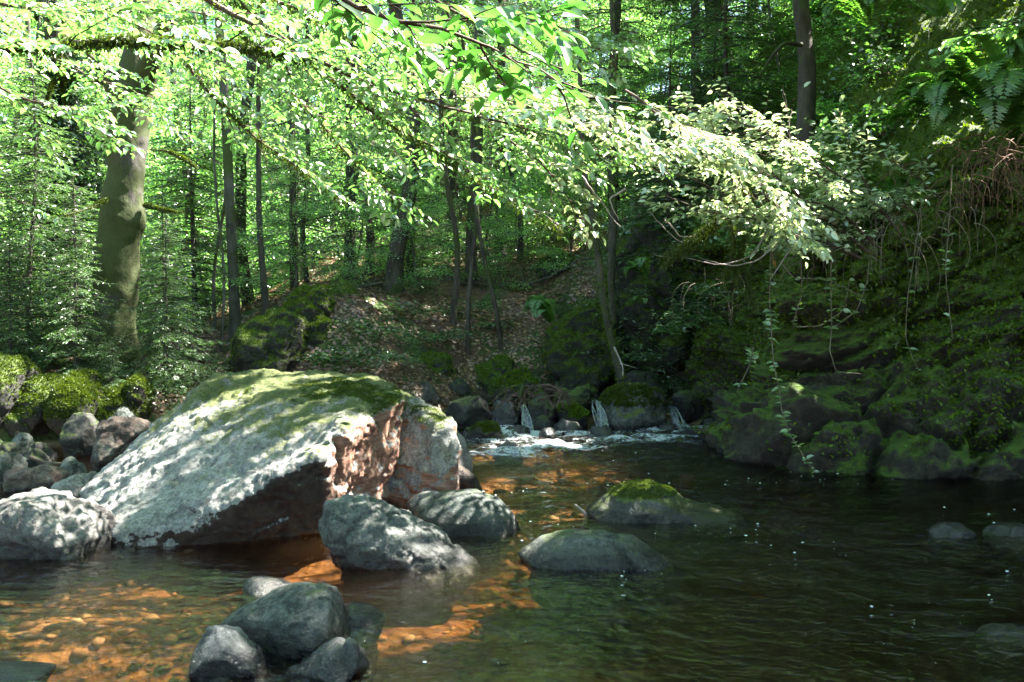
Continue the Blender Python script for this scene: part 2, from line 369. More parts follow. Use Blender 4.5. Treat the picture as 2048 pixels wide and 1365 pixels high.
# ------------------------------------------------------------------ water
def in_front_foam(x, y):
    d1 = smooth(1.9, .0, np.abs(y - 11.7)) * smooth(-1.2, -.4, x) * smooth(3.0, 2.4, x)
    d2 = np.exp(-(((x - .1) ** 2) / 1.1 + ((y - 10.6) ** 2) / .7))
    d3 = .8 * np.exp(-(((x - 2.0) ** 2) / .3 + ((y - 12.2) ** 2) / .3))
    q_ = np.stack([x.ravel() * 1.0, y.ravel() * 2.2, x.ravel() * 0], 1); br = fbm(q_, 1.6, 4, 61).reshape(x.shape)
    return np.clip(np.maximum(np.maximum(d1 * .72, d2 * .85), d3) + br * .45 * (d1 + d2 > .15), 0, 1)
wx = axis(-14, -5.2, 5.2, 14, .05, 1.2); wy = axis(-7, 3.8, 13.2, 13.6, .045, 1.2)
WX, WY = np.meshgrid(wx, wy)
wp = np.stack([WX.ravel(), WY.ravel(), np.zeros(WX.size)], 1)
fo = in_front_foam(WX, WY)
turb = np.clip(fo + .25 * smooth(9, 11.5, WY) * smooth(-1, .5, WX), 0, 1)
turb = np.maximum(turb, .22 * np.exp(-((WX - 3.0) ** 2 / 1.5 + (WY - 6.2) ** 2 / 1.2)))
turb = np.maximum(turb, .75 * np.exp(-((WX - 2.95) ** 2 / .10 + (WY - 6.65) ** 2 / .03)))
turb = np.maximum(turb, .60 * np.exp(-((WX - 3.35) ** 2 / .10 + (WY - 6.62) ** 2 / .02)))
turb = np.maximum(turb, .30 * np.exp(-((WX - 1.6 - (8.0 - WY) * .55) ** 2 / .35)) * smooth(4.6, 5.6, WY) * smooth(9.5, 8.5, WY))
turb = np.maximum(turb, .70 * np.exp(-((WX - 2.45) ** 2 / .12 + (WY - 4.75) ** 2 / .02)))
wz = (fbm(wp * np.array([1, 1.6, 1]), 2.6, 5, 5).reshape(WX.shape)) * (.016 + .085 * turb) + .045 * (turb ** 2)
nx, ny = len(wx), len(wy)
top = np.stack([WX.ravel(), WY.ravel(), wz.ravel()], 1)
rim = np.concatenate([np.arange(nx), np.arange(1, ny) * nx + nx - 1, (ny - 1) * nx + np.arange(nx - 2, -1, -1), np.arange(ny - 2, 0, -1) * nx])
low = top[rim].copy(); low[:, 2] = -2.4; k = len(rim); i0 = len(top)
side = np.stack([rim, i0 + np.arange(k), i0 + (np.arange(k) + 1) % k, np.roll(rim, -1)], 1)
cen = len(top) + k
V = np.concatenate([top, low, [[0, 4, -2.4]]])
btm = np.stack([i0 + (np.arange(k) + 1) % k, i0 + np.arange(k), np.full(k, cen)], 1)

m, t, o = newmat('water'); g = N(t, 'ShaderNodeNewGeometry'); v = g.outputs['Position']
a = N(t, 'ShaderNodeAttribute', attribute_name='foam'); a2 = N(t, 'ShaderNodeAttribute', attribute_name='busy')
mp = N(t, 'ShaderNodeMapping'); mp.inputs['Rotation'].default_value = (0, 0, R(-12)); mp.inputs['Scale'].default_value = (1, 1.5, 1); t.links.new(v, mp.inputs[0])
r1 = noise_n(t, mp.outputs[0], 5.5, 2, .5, .6); r2 = noise_n(t, mp.outputs[0], 17, 3, .55, .5); r3 = noise_n(t, v, 45, 2, .5)
calm = math_n(t, 'ADD', math_n(t, 'MULTIPLY', a2.outputs['Fac'], 1.2), .12)
h = math_n(t, 'ADD', math_n(t, 'MULTIPLY', r1, 1.0), math_n(t, 'MULTIPLY', r2, .38)); h = math_n(t, 'ADD', h, math_n(t, 'MULTIPLY', r3, .07))
h = math_n(t, 'MULTIPLY', h, calm)
bn = bump(t, h, 1.0, .085)
fr = N(t, 'ShaderNodeFresnel'); fr.inputs[0].default_value = 1.38; t.links.new(bn, fr.inputs['Normal'])
gl = N(t, 'ShaderNodeBsdfGlossy'); gl.inputs['Roughness'].default_value = .02; gl.inputs[0].default_value = (1, 1, 1, 1); t.links.new(bn, gl.inputs['Normal'])
tp = N(t, 'ShaderNodeBsdfTransparent'); tp.inputs[0].default_value = (.95, .92, .86, 1)
mx = N(t, 'ShaderNodeMixShader'); t.links.new(fr.outputs[0], mx.inputs[0]); t.links.new(tp.outputs[0], mx.inputs[1]); t.links.new(gl.outputs[0], mx.inputs[2])
fn = noise_n(t, v, 9, 7, .75, 1.2); fn2 = noise_n(t, v, 42, 4, .7)
ff = math_n(t, 'ADD', math_n(t, 'MULTIPLY', fn, .7), math_n(t, 'MULTIPLY', fn2, .3))
ff = math_n(t, 'MULTIPLY', math_n(t, 'SUBTRACT', math_n(t, 'ADD', ff, math_n(t, 'MULTIPLY', a.outputs['Fac'], .52)), .82), 7.0, clamp=True)
df = N(t, 'ShaderNodeBsdfDiffuse'); df.inputs[0].default_value = (.55, .59, .60, 1)
m2 = N(t, 'ShaderNodeMixShader'); t.links.new(math_n(t, 'MULTIPLY', ff, .85), m2.inputs[0]); t.links.new(mx.outputs[0], m2.inputs[1]); t.links.new(df.outputs[0], m2.inputs[2])
t.links.new(m2.outputs[0], o.inputs['Surface'])
va = N(t, 'ShaderNodeVolumeAbsorption'); va.inputs['Color'].default_value = (.60, .40, .12, 1); va.inputs['Density'].default_value = 2.3; vs = N(t, 'ShaderNodeVolumeScatter'); vs.inputs['Color'].default_value = (.95, .66, .36, 1); vs.inputs['Density'].default_value = .05; va2 = N(t, 'ShaderNodeAddShader'); t.links.new(va.outputs[0], va2.inputs[0]); t.links.new(vs.outputs[0], va2.inputs[1]); t.links.new(va2.outputs[0], o.inputs['Volume'])
M['water'] = m
fa = np.concatenate([fo.ravel(), np.zeros(k + 1)]); ba = np.concatenate([np.clip(turb + .35 * smooth(0, 2.5, WX) + .1, 0, 1).ravel(), np.zeros(k + 1)])
water = mesh('water', V, [grid_faces(nx, ny), side, btm], M['water'], attrs={'foam': fa, 'busy': ba})
tag(water, kind='structure')

# the stream above the little fall: a sheet a step higher, running off between the rocks
ux = np.arange(-1.4, 3.3, .06); uy = np.arange(12.55, 17.0, .07); UX, UY = np.meshgrid(ux, uy)
up = np.stack([UX.ravel(), UY.ravel(), np.zeros(UX.size)], 1)
UZ = .29 + .02 * (UY - 12.55) + fbm(up, 4, 4, 8).reshape(UX.shape) * .03
us = mesh('upper_stream', np.stack([UX.ravel(), UY.ravel(), UZ.ravel()], 1), [grid_faces(len(ux), len(uy))], M['water'],
          attrs={'foam': np.full(UX.size, .25), 'busy': np.full(UX.size, .9)})
tag(us, kind='structure')

m, t, o = newmat('white_water'); tc = N(t, 'ShaderNodeTexCoord'); mp = N(t, 'ShaderNodeMapping'); mp.inputs['Scale'].default_value = (30, 30, 5)
t.links.new(tc.outputs['Object'], mp.inputs[0]); n1 = noise_n(t, mp.outputs[0], 1.3, 5, .7, .4)
d = N(t, 'ShaderNodeBsdfPrincipled'); d.inputs['Base Color'].default_value = (.20, .23, .24, 1); d.inputs['Roughness'].default_value = .25
t.links.new(bump(t, n1, .8, .03), d.inputs['Normal'])
tp = N(t, 'ShaderNodeBsdfTransparent'); gl = N(t, 'ShaderNodeBsdfGlossy'); gl.inputs['Roughness'].default_value = .1
mg = N(t, 'ShaderNodeMixShader'); mg.inputs[0].default_value = .25; t.links.new(tp.outputs[0], mg.inputs[1]); t.links.new(gl.outputs[0], mg.inputs[2])
mx = N(t, 'ShaderNodeMixShader'); t.links.new(ramp(t, n1, [(.30, (0, 0, 0)), (.55, (.9, .9, .9))]), mx.inputs[0])
t.links.new(mg.outputs[0], mx.inputs[1]); t.links.new(d.outputs[0], mx.inputs[2]); t.links.new(mx.outputs[0], o.inputs[0])
M['white'] = m
def strip(p, wd):
    p = np.asarray(p); a = p.copy(); b = p.copy(); a[:, 0] -= wd; b[:, 0] += wd; c = p.copy(); c[:, 1] -= wd * .8; return np.stack([a, c, b], 1).reshape(-1, 3)
def fall(x0, x1, y, ztop, drop, run, seed):
    rng = np.random.default_rng(seed); VV_, FF_, n_ = [], [], 0
    for i in range(int(10 + 75 * abs(x1 - x0))):
        a = rng.random(); xa = x0 + (x1 - x0) * a; b = np.linspace(0, 1, 12) * (1 if rng.random() < .75 else rng.uniform(.4, .9)) ; off_ = rng.normal() * .05
        x = xa + (a - .5) * (x1 - x0) * .6 * b + off_ * .5 * b + .10 * b ** 1.5 + .016 * np.sin(b * 7 + i * 2.3); yy = y - run * b ** .8 - rng.random() * .09; z = ztop - drop * smooth(-.05, 1, b) ** (1 + .5 * rng.random()) + rng.normal() * .008
        q = strip(np.stack([x, yy, z], 1), (.002 + .013 * rng.random() ** 2) * (.5 + b)); VV_.append(q); j = np.arange(11)[:, None] * 3
        FF_.append(np.concatenate([j + np.array([0, 1, 4, 3]), j + np.array([1, 2, 5, 4])]) + n_); n_ += len(q)
    for i in range(120):                                     # splashes at the foot
        c = np.array([rng.uniform(x0 - .08, x1 + .08), y - run - rng.uniform(-.08, .16), rng.random() ** 2 * .09]); r_ = .004 + .010 * rng.random() ** 2
        q = c + rng.normal(size=(4, 3)) * r_; VV_.append(q); FF_.append(np.array([[0, 1, 2, 3], [0, 2, 1, 3]]) + n_); n_ += 4
    o = mesh('waterfall', np.concatenate(VV_), [np.concatenate(FF_)], M['white']); tag(o, kind='structure'); return o
for px0, px1, py0, py1, Y, s in [(1040, 1050, 808, 858, 12.35, 1), (1182, 1200, 800, 862, 12.45, 2), (1420, 1446, 806, 848, 12.7, 3), (1334, 1344, 812, 852, 12.6, 4)]:
    A = P(px0, py0, Y); B = P(px1, py1, Y - .3); fall(A[0], P(px1, py0, Y)[0], Y, A[2], A[2] - B[2] + .03, .62, s)

# floating bubbles and flecks drifting on the pool
rr = np.random.default_rng(3); n = 330
bx = np.concatenate([rr.normal(1.9, 1.1, n), rr.uniform(-.4, 3.6, 200)]); by = np.concatenate([rr.normal(8.2, 1.6, n), rr.uniform(4.2, 11.5, 200)])
kk = (sdist(bx, by, POOL) > .15) & (by < 11.8) & (bx > -.8) & (fbm(np.stack([bx, by, bx * 0], 1), 1.6, 3, 77) > .05); bx, by = bx[kk], by[kk]
rad = .002 + .0055 * rr.random(len(bx)) ** 4.0
th = np.arange(6) * PI / 3
ringv = np.stack([np.cos(th), np.sin(th), th * 0], 1); T = np.concatenate([ringv, ringv * np.array([.7, .7, 0]) + [0, 0, .7], [[0, 0, 1]]])
V = (np.stack([bx, by, bx * 0 + .006], 1)[:, None] + T[None] * rad[:, None, None] * np.array([1.5, 1.2, .6])).reshape(-1, 3); b0 = np.arange(len(bx))[:, None] * 13
Fq = [b0 + np.array([i, (i + 1) % 6, 6 + (i + 1) % 6, 6 + i]) for i in range(6)]; Ft = [b0 + np.array([6 + i, 6 + (i + 1) % 6, 12]) for i in range(6)]
m, t, o = newmat('bubble'); b = N(t, 'ShaderNodeBsdfPrincipled'); b.inputs['Base Color'].default_value = (.8, .82, .84, 1); b.inputs['Roughness'].default_value = .15
t.links.new(b.outputs[0], o.inputs[0]); M['bubble'] = m
fl = mesh('foam_bubbles', V, Fq + Ft, M['bubble']); tag(fl, 'small white foam bubbles drifting over the dark pool', 'foam', kind='stuff')

# ------------------------------------------------------------------ rocks
def hull_mesh(groups, voxel, smooth_it):
    """convex hulls of point groups, fused and evenly re-meshed -> vertices, quads"""
    bm = bmesh.new()
    for pts in groups:
        vs = [bm.verts.new(p) for p in pts]
        r = bmesh.ops.convex_hull(bm, input=vs, use_existing_faces=False)
        gone = [v for v in set(r['geom_interior'] + r['geom_unused']) if isinstance(v, bmesh.types.BMVert) and v.is_valid]
        bmesh.ops.delete(bm, geom=gone, context='VERTS')
    me = bpy.data.meshes.new('tmp'); bm.to_mesh(me); bm.free()
    ob = bpy.data.objects.new('tmp', me); C.objects.link(ob)
    rm = ob.modifiers.new('r', 'REMESH'); rm.mode = 'VOXEL'; rm.voxel_size = voxel
    if smooth_it: sm = ob.modifiers.new('s', 'SMOOTH'); sm.factor = .5; sm.iterations = smooth_it
    dg = bpy.context.evaluated_depsgraph_get(); e = ob.evaluated_get(dg); m2 = e.to_mesh()
    n = len(m2.vertices); V = np.empty(n * 3); m2.vertices.foreach_get('co', V); V = V.reshape(-1, 3)
    Nn = np.empty(n * 3); m2.vertices.foreach_get('normal', Nn); Nn = Nn.reshape(-1, 3)
    li = np.empty(len(m2.loops), np.int32); m2.loops.foreach_get('vertex_index', li)
    ls = np.empty(len(m2.polygons), np.int32); m2.polygons.foreach_get('loop_start', ls)
    lt = np.empty(len(m2.polygons), np.int32); m2.polygons.foreach_get('loop_total', lt)
    F = [li[ls[lt == 4][:, None] + np.arange(4)]]
    if (lt == 3).any(): F.append(li[ls[lt == 3][:, None] + np.arange(3)])
    e.to_mesh_clear(); bpy.data.objects.remove(ob); bpy.data.meshes.remove(me)
    return V, Nn, F
def roughen(V, Nn, amp, scale, seed, facet=.5):
    amp = amp * 1.5
    f1, fe, ci = voro(V + fbm(V, scale * 1.5, 2, seed + 9)[:, None] * .08, scale * 1.1, seed)
    d = fbm(V, scale, 6, seed, .52) * 1.0 + fbm(V, scale * 2.3, 5, seed + 40, .6, True) * .5 + fbm(V, scale * 7, 3, seed + 60) * .12 + (ci - .5) * facet - smooth(.10, 0, fe) * .35 * facet
    return V + Nn * (d * amp)[:, None]
def chip(V, seed, n, depth=.5):
    """knock flat faces off a body, as frost and floods do"""
    rng = np.random.default_rng(seed + 500); V = V.copy(); c = V.mean(0); up_ = V[V[:, 2] > -.05]
    for i in range(n):
        a = rng.uniform(-2.9, .2); d = nrm(np.array([math.cos(a), math.sin(a), rng.uniform(-.35, 1.1)])); s = (V - c) @ d; lim = np.quantile((up_ - c) @ d, rng.uniform(.80, .97)); over = np.maximum(s - lim, 0)
        V -= d * (over * (.62 + .3 * depth))[:, None]
    return V
def outline_pts(out, Yf, thick, top=.55):
    """a body whose silhouette from the stream is the outline: full at mid depth, smaller towards front and back"""
    Yc = Yf + thick * .45; o3 = np.array([P(a, b, Yc) for a, b in out]); o3[:, 2] = np.maximum(o3[:, 2], -.35)
    c = o3.mean(0); c[2] = min(o3[:, 2].min(), 0); pts = [o3]
    for k, dy in ((.93, -.20), (.78, -.36), (.5, -.45), (.93, .2), (.75, .40), (.45, .55)):
        q = c + (o3 - c) * np.array([k, 1, k * (1 if abs(dy) < .3 else .93)]); q[:, 1] = Yc + dy * thick; pts.append(q)
    pts = np.concatenate(pts); lowp = pts.copy(); lowp[:, 2] = -.3; lowp[:, :2] = c[:2] + (lowp[:, :2] - c[:2]) * .6
    return np.concatenate([pts, lowp])
ROCKS = {}
def rock(label, outs, base, thick, mat, vox=.035, amp=.035, scale=3.0, seed=1, sm=3, facet=.5, zoff=None, name='boulder', cat='boulder', group=None, low=True, key=None, chips=9):
    """outs: list of outlines (photo pixels); base: photo row of the front waterline, or a distance if < 60"""
    Yf = base if base < 60 else G(1024, base)[1]
    groups = []
    for out in outs:
        q = outline_pts(out, Yf, thick)
        if not low: q = q[:len(q) // 2]
        groups.append(q)
    V, Nn, F = hull_mesh(groups, vox, sm); V = chip(V, seed, chips, facet); V = roughen(V, Nn, amp, scale, seed, facet)
    u_ = smooth(.0, -.15, V[:, 2]); V[:, 0] += fbm(V, 3.5, 3, seed + 70) * .16 * u_; V[:, 1] += fbm(V, 3.5, 3, seed + 71) * .16 * u_
    o = mesh(name, V, F, mat); tag(o, label, cat, group); ROCKS[key or label] = (o, V, F); return o
GREY = [(.02, .023, .022), (.05, .055, .052), (.12, .125, .12)]
BLUE = [(.022, .025, .03), (.05, .056, .062), (.10, .108, .115)]
PALE = [(.08, .075, .07), (.18, .175, .165), (.32, .31, .30)]
BRWN = [(.03, .02, .015), (.075, .05, .038), (.15, .11, .085)]
DARK = [(.012, .012, .011), (.028, .027, .023), (.06, .058, .05)]
M['rk_grey'] = rock_mat('rock_grey', GREY, .12, lichen=.35)
M['rk_green'] = rock_mat('rock_green', [(.014, .019, .017), (.032, .042, .037), (.075, .085, .08)], .36, ((.03, .045, .012), (.07, .09, .03)), lichen=.3)
M['rk_blue'] = rock_mat('rock_blue', BLUE, .05, lichen=.15, rough=.6)
M['rk_pale'] = rock_mat('rock_pale', PALE, .0, lichen=.35)
M['rk_left'] = rock_mat('rock_left', [(.03, .024, .024), (.09, .075, .075), (.26, .25, .25)], .05, lichen=.5)
M['rk_brown'] = rock_mat('rock_brown', BRWN, .12, lichen=.1, veins=True)
M['rk_dark'] = rock_mat('rock_dark', DARK, .62, ((.02, .035, .006), (.06, .08, .014)), rough=.7)
M['rk_wet'] = rock_mat('rock_wet', DARK, .1, rough=.22, spec=.7, wet=.2)
M['rk_moss'] = rock_mat('rock_moss', DARK, .85, ((.03, .05, .006), (.09, .13, .018)), up=.5)
M['rk_capm'] = rock_mat('rock_capmoss', [(.02, .022, .02), (.05, .052, .046), (.10, .10, .09)], .38, ((.035, .05, .01), (.10, .12, .028)), up=.95, lichen=.25)

# the great leaning boulder: a slanting slab with an overhung front, a buttress and a brown block on its right
def PP(l): return np.array([P(*a) for a in l])
def low_z(l, z=-.4): q = PP(l); q[:, 2] = z; return q
A = np.concatenate([PP([(165, 985, 7.5), (222, 1070, 6.5), (240, 1102, 6.45), (335, 1104, 6.42), (400, 1058, 6.42), (485, 1000, 6.42), (600, 930, 6.5), (640, 912, 6.55), (655, 925, 6.6),
     (255, 900, 7.9), (300, 860, 8.05), (385, 795, 8.2), (430, 757, 8.2), (445, 748, 8.3), (500, 742, 8.3), (620, 743, 8.25), (745, 755, 8.1), (700, 800, 7.4), (670, 840, 6.95)]),
     low_z([(165, 985, 7.7), (240, 1102, 6.6), (335, 1100, 6.6), (640, 1060, 7.0), (700, 1000, 7.6), (330, 900, 9.0), (700, 900, 9.0)])])
B = np.concatenate([PP([(668, 838, 6.85), (692, 858, 6.78), (700, 900, 6.9), (690, 990, 7.0), (655, 1050, 6.95), (645, 1070, 7.0), (630, 900, 6.75), (745, 757, 8.1), (795, 775, 7.95), (808, 800, 7.6), (790, 850, 7.5), (640, 1000, 7.1),
     (720, 790, 7.5)]), low_z([(650, 1070, 7.0), (700, 1050, 7.3), (760, 1000, 8.0), (600, 1000, 7.9)])])
D = np.concatenate([PP([(770, 770, 8.2), (826, 795, 8.15), (880, 815, 8.05), (906, 845, 7.85), (917, 880, 7.6), (914, 930, 7.5), (895, 985, 7.55), (880, 1002, 7.6), (790, 1000, 7.75), (745, 985, 7.85), (800, 850, 8.0), (750, 800, 8.6)]),
     low_z([(890, 990, 7.7), (740, 1000, 8.0), (880, 950, 9.0), (740, 950, 9.2)])])
V, Nn, F = hull_mesh([A, B, D], .017, 4)
f1, fe, ci = voro(V * np.array([1, 1, 1.6]) + fbm(V, 5, 3, 4)[:, None] * .12, 2.6, 21)
amp = .046 * (fbm(V, 2.6, 7, 3, .58) + .5 * fbm(V, 9, 5, 61, .6, True)) + (ci - .5) * .030 - smooth(.05, 0, fe) * .006 - .020 * smooth(.15, .45, fbm(V, 7, 4, 13)) + .010 * fbm(V, 30, 3, 14) + .022 * fbm(V @ np.array([[1, 0, 0], [0, 1, 0], [.6, 0, 1.0]]) * np.array([.8, .8, 2.2]), 2.4, 5, 33, .6, True)
dn = V @ nrm(np.array([.55, -.25, -.8])); amp += .012 * fbm(np.stack([V @ np.array([.8, .2, .5]) * .8, dn * 7, V[:, 1] * .8], 1), 1.3, 4, 90)
V = V + Nn * amp[:, None]
# material: lichen crust and moss above, brown rock on the right-hand faces and beneath
m, t, o = newmat('great_boulder'); g = N(t, 'ShaderNodeNewGeometry'); v = g.outputs['Position']
n1 = noise_n(t, v, 2.0, 8, .65, .3); n2 = noise_n(t, v, 13, 8, .72); n3 = noise_n(t, v, 80, 4, .75); n4 = noise_n(t, v, 3.6, 8, .72, .4)
mp = N(t, 'ShaderNodeMapping'); mp.inputs['Rotation'].default_value = (R(10), R(52), R(0)); mp.inputs['Scale'].default_value = (1, 1, 6); t.links.new(v, mp.inputs[0])
nv = noise_n(t, mp.outputs[0], 3.2, 8, .7, .8)
hs = N(t, 'ShaderNodeSeparateXYZ'); t.links.new(g.outputs['Normal'], hs.inputs[0]); ps = N(t, 'ShaderNodeSeparateXYZ'); t.links.new(v, ps.inputs[0])
brown = ramp(t, math_n(t, 'ADD', math_n(t, 'MULTIPLY', nv, .7), math_n(t, 'MULTIPLY', n1, .3)), [(.3, (.10, .05, .035)), (.46, (.30, .15, .10)), (.58, (.46, .29, .21)), (.7, (.60, .50, .44))])
dark = ramp(t, n2, [(.3, (.022, .018, .015)), (.7, (.075, .058, .045))])
xr = math_n(t, 'MULTIPLY', math_n(t, 'ADD', ps.outputs[0], 1.28), 6.0, clamp=True)
base = mixc(t, xr, dark, brown)
n5 = noise_n(t, v, 38, 6, .8)
crust = ramp(t, math_n(t, 'ADD', math_n(t, 'MULTIPLY', n2, .45), math_n(t, 'MULTIPLY', n5, .55)), [(.36, (.04, .037, .033)), (.45, (.18, .175, .165)), (.55, (.34, .335, .32)), (.66, (.50, .495, .475))])
# crust keeps to faces that look upwards, in ragged patches
cf = math_n(t, 'ADD', math_n(t, 'MULTIPLY', hs.outputs[2], .75), math_n(t, 'ADD', math_n(t, 'MULTIPLY', n4, .9), math_n(t, 'ADD', math_n(t, 'MULTIPLY', n2, .35), math_n(t, 'MULTIPLY', n5, .35))))
col = mixc(t, ramp(t, math_n(t, 'MULTIPLY', cf, .5), [(.425, (0, 0, 0)), (.445, (1, 1, 1))]), base, crust)
mf = math_n(t, 'ADD', math_n(t, 'MULTIPLY', ps.outputs[2], .42), math_n(t, 'ADD', math_n(t, 'MULTIPLY', n4, .8), math_n(t, 'MULTIPLY', n3, .35)))
mf = math_n(t, 'ADD', mf, math_n(t, 'ADD', math_n(t, 'MULTIPLY', n5, .3), math_n(t, 'MULTIPLY', hs.outputs[2], .12)))
col = mixc(t, ramp(t, math_n(t, 'MULTIPLY', mf, .5), [(.535, (0, 0, 0)), (.575, (1, 1, 1))]), col, ramp(t, n5, [(.3, (.035, .045, .012)), (.7, (.15, .175, .06))]))
b = N(t, 'ShaderNodeBsdfPrincipled'); t.links.new(col, b.inputs['Base Color']); b.inputs['Roughness'].default_value = .8; b.inputs['Specular IOR Level'].default_value = .3
t.links.new(bump(t, n3, .7, .012, bump(t, nv, .5, .04, bump(t, n2, .8, .05))), b.inputs['Normal']); t.links.new(b.outputs[0], o.inputs[0])
M['great'] = m
great = mesh('boulder', V, F, M['great']); tag(great, 'huge leaning boulder with mossy lichen top and reddish brown right side', 'boulder'); ROCKS['great'] = (great, V, F)

# pebbles and cobbles on the bed of the pool
rg = np.random.default_rng(21); n = 5200; xs = rg.uniform(-3.4, 3.0, n); ys = rg.uniform(3.6, 11.6, n); k = (sdist(xs, ys, POOL) > .2) & (fbm(np.stack([xs, ys, xs * 0], 1), 1.3, 3, 5) > -.15); xs, ys = xs[k], ys[k]; n = len(xs)
zs = height(xs, ys); r_ = .012 + .05 * rg.random(n) ** 3.5; u_, v_ = np.meshgrid(np.linspace(0, 2 * PI, 8, endpoint=False), np.linspace(.15, PI - .15, 5)); T = np.stack([np.sin(v_) * np.cos(u_), np.sin(v_) * np.sin(u_), np.cos(v_) * .6], -1).reshape(-1, 3)
a_ = rg.random(n) * 6.28; sc = np.stack([1 + .5 * rg.random(n), .7 + .4 * rg.random(n), .6 + .4 * rg.random(n)], 1); q = T[None] * sc[:, None] * (1 + .12 * rg.normal(size=(n, 1, 1)) * 0 + .13 * rg.normal(size=(n, 40, 1)))
q = np.stack([q[..., 0] * np.cos(a_)[:, None] - q[..., 1] * np.sin(a_)[:, None], q[..., 0] * np.sin(a_)[:, None] + q[..., 1] * np.cos(a_)[:, None], q[..., 2]], -1) * r_[:, None, None] + np.stack([xs, ys, zs + r_ * .2], 1)[:, None]
i_ = np.arange(4)[:, None] * 8 + np.arange(8)[None]; j_ = np.arange(4)[:, None] * 8 + (np.arange(8)[None] + 1) % 8; f_ = np.stack([i_, i_ + 8, j_ + 8, j_], -1).reshape(-1, 4); caps = np.array([[0, 1, 2, 3], [0, 3, 4, 7], [4, 5, 6, 7]])
FQ = (np.arange(n)[:, None, None] * 40 + np.concatenate([f_, caps])[None]).reshape(-1, 4)
m, t, o = newmat('pebbles'); a2_ = N(t, 'ShaderNodeAttribute', attribute_name='rnd'); b = N(t, 'ShaderNodeBsdfPrincipled'); b.inputs['Roughness'].default_value = .6
g = N(t, 'ShaderNodeNewGeometry'); col = mixc(t, .6, ramp(t, a2_.outputs['Fac'], [(0, (.05, .04, .03)), (.4, (.20, .14, .09)), (.7, (.36, .27, .19)), (1, (.42, .38, .33))]), ramp(t, noise_n(t, g.outputs['Position'], 40, 4), [(.3, (.5, .5, .5)), (.7, (1.3, 1.3, 1.3))]), 'MULTIPLY')
t.links.new(col, b.inputs['Base Color']); t.links.new(b.outputs[0], o.inputs[0])
tag(mesh('pebbles', q.reshape(-1, 3), [FQ], m, attrs={'rnd': np.repeat(rg.random(n), 40)}), 'brown and grey pebbles lying on the bed under the clear water', 'pebbles', kind='stuff')
# rocks in the pool, nearest group first
rock('grey lichened rock half lit at the near left end of the huge boulder', [[(-60, 1140), (-50, 1020), (30, 985), (75, 978), (120, 983), (168, 1002), (200, 1035), (214, 1075), (212, 1105), (120, 1128), (0, 1150)]], 1135, .95, M['rk_left'], .02, .034, 3.2, 2, 1, .9, chips=12)
rock('greenish grey rock slanting down into the water right in front of the huge boulder', [[(655, 1000), (690, 993), (735, 992), (762, 1008), (815, 1025), (860, 1055), (905, 1095), (955, 1125), (964, 1140), (900, 1157), (800, 1146), (700, 1118), (655, 1080), (645, 1045)]], 1140, .6, M['rk_grey'], .014, .020, 4.6, 3, 1, 1.0, chips=0)
rock('smooth rounded dark rock beside the brown side of the huge boulder', [[(815, 1040), (840, 1000), (880, 984), (950, 979), (1000, 998), (1030, 1030), (1042, 1060), (1000, 1070), (850, 1072)]], 1072, .62, M['rk_green'], .02, .008, 2.5, 4, 4, .1, chips=2)
rock('small pale stone tucked behind the smooth rounded dark rock', [[(808, 1030), (815, 1003), (840, 988), (885, 982), (900, 1010), (850, 1040)]], 7.25, .35, M['rk_pale'], .02, .012, 5, 5)
rock('moss capped rock with a long low tail in the middle of the pool', [[(1170, 1022), (1195, 1002), (1230, 975), (1262, 963), (1305, 963), (1345, 980), (1375, 1005), (1380, 1045), (1180, 1040)], [(1340, 1000), (1380, 1004), (1430, 1018), (1485, 1031), (1470, 1044), (1330, 1048)]], 1048, .75, M['rk_capm'], .017, .016, 3.8, 6, 2, chips=0)
rock('low grey green rock in the pool nearer than the moss capped one', [[(1035, 1105), (1080, 1074), (1135, 1062), (1200, 1063), (1240, 1075), (1290, 1108), (1230, 1152), (1140, 1130)], [(1235, 1072), (1265, 1080), (1305, 1102), (1345, 1130), (1330, 1140), (1245, 1140)]], 1142, .55, M['rk_green'], .014, .012, 3.8, 7, 2, .6, chips=0)
rock('large rounded blue grey rock among the nearest cluster in the water', [[(430, 1262), (470, 1222), (540, 1185), (590, 1169), (645, 1170), (680, 1188), (700, 1230), (695, 1280), (650, 1330), (560, 1340), (450, 1330)]], 1325, .62, M['rk_green'], .013, .016, 4.2, 8, 2, .5, chips=6)
rock('small pale rounded stone just behind the nearest blue grey rocks', [[(478, 1182), (492, 1160), (520, 1155), (560, 1160), (590, 1175), (600, 1190), (540, 1197), (490, 1192)]], 1193, .28, M['rk_pale'], .012, .008, 5, 9)
rock('flat dark wedge of stone against the right side of the large blue grey rock', [[(680, 1235), (700, 1213), (735, 1217), (768, 1236), (735, 1255), (690, 1280)]], 1262, .4, M['rk_blue'], .013, .010, 6, 10, 1, .9, chips=0)
rock('dark angular rock at the very front of the nearest cluster', [[(383, 1345), (392, 1290), (408, 1258), (432, 1250), (470, 1265), (510, 1293), (545, 1325), (552, 1375), (480, 1385), (385, 1380)]], 1372, .42, M['rk_blue'], .013, .012, 4.5, 11, 2, .9)
rock('wet jagged rock on the nearest edge beside the dark angular one', [[(555, 1385), (570, 1345), (620, 1310), (665, 1286), (700, 1288), (728, 1318), (752, 1370), (740, 1390)]], 1376, .45, M['rk_blue'], .013, .018, 5, 12, 2, .9)
rock('flat green grey slab barely above water on the near left edge', [[(-60, 1332), (0, 1330), (104, 1338), (100, 1368), (-50, 1380)]], 1372, .35, M['rk_green'], .014, .004, 5, 13, 1, .3, chips=0)
rock('small submerged stone top in front of the angular rock', [[(375, 1366), (400, 1357), (450, 1358), (470, 1372), (400, 1380)]], 1380, .2, M['rk_blue'], .014, .008, 5, 14, 1)
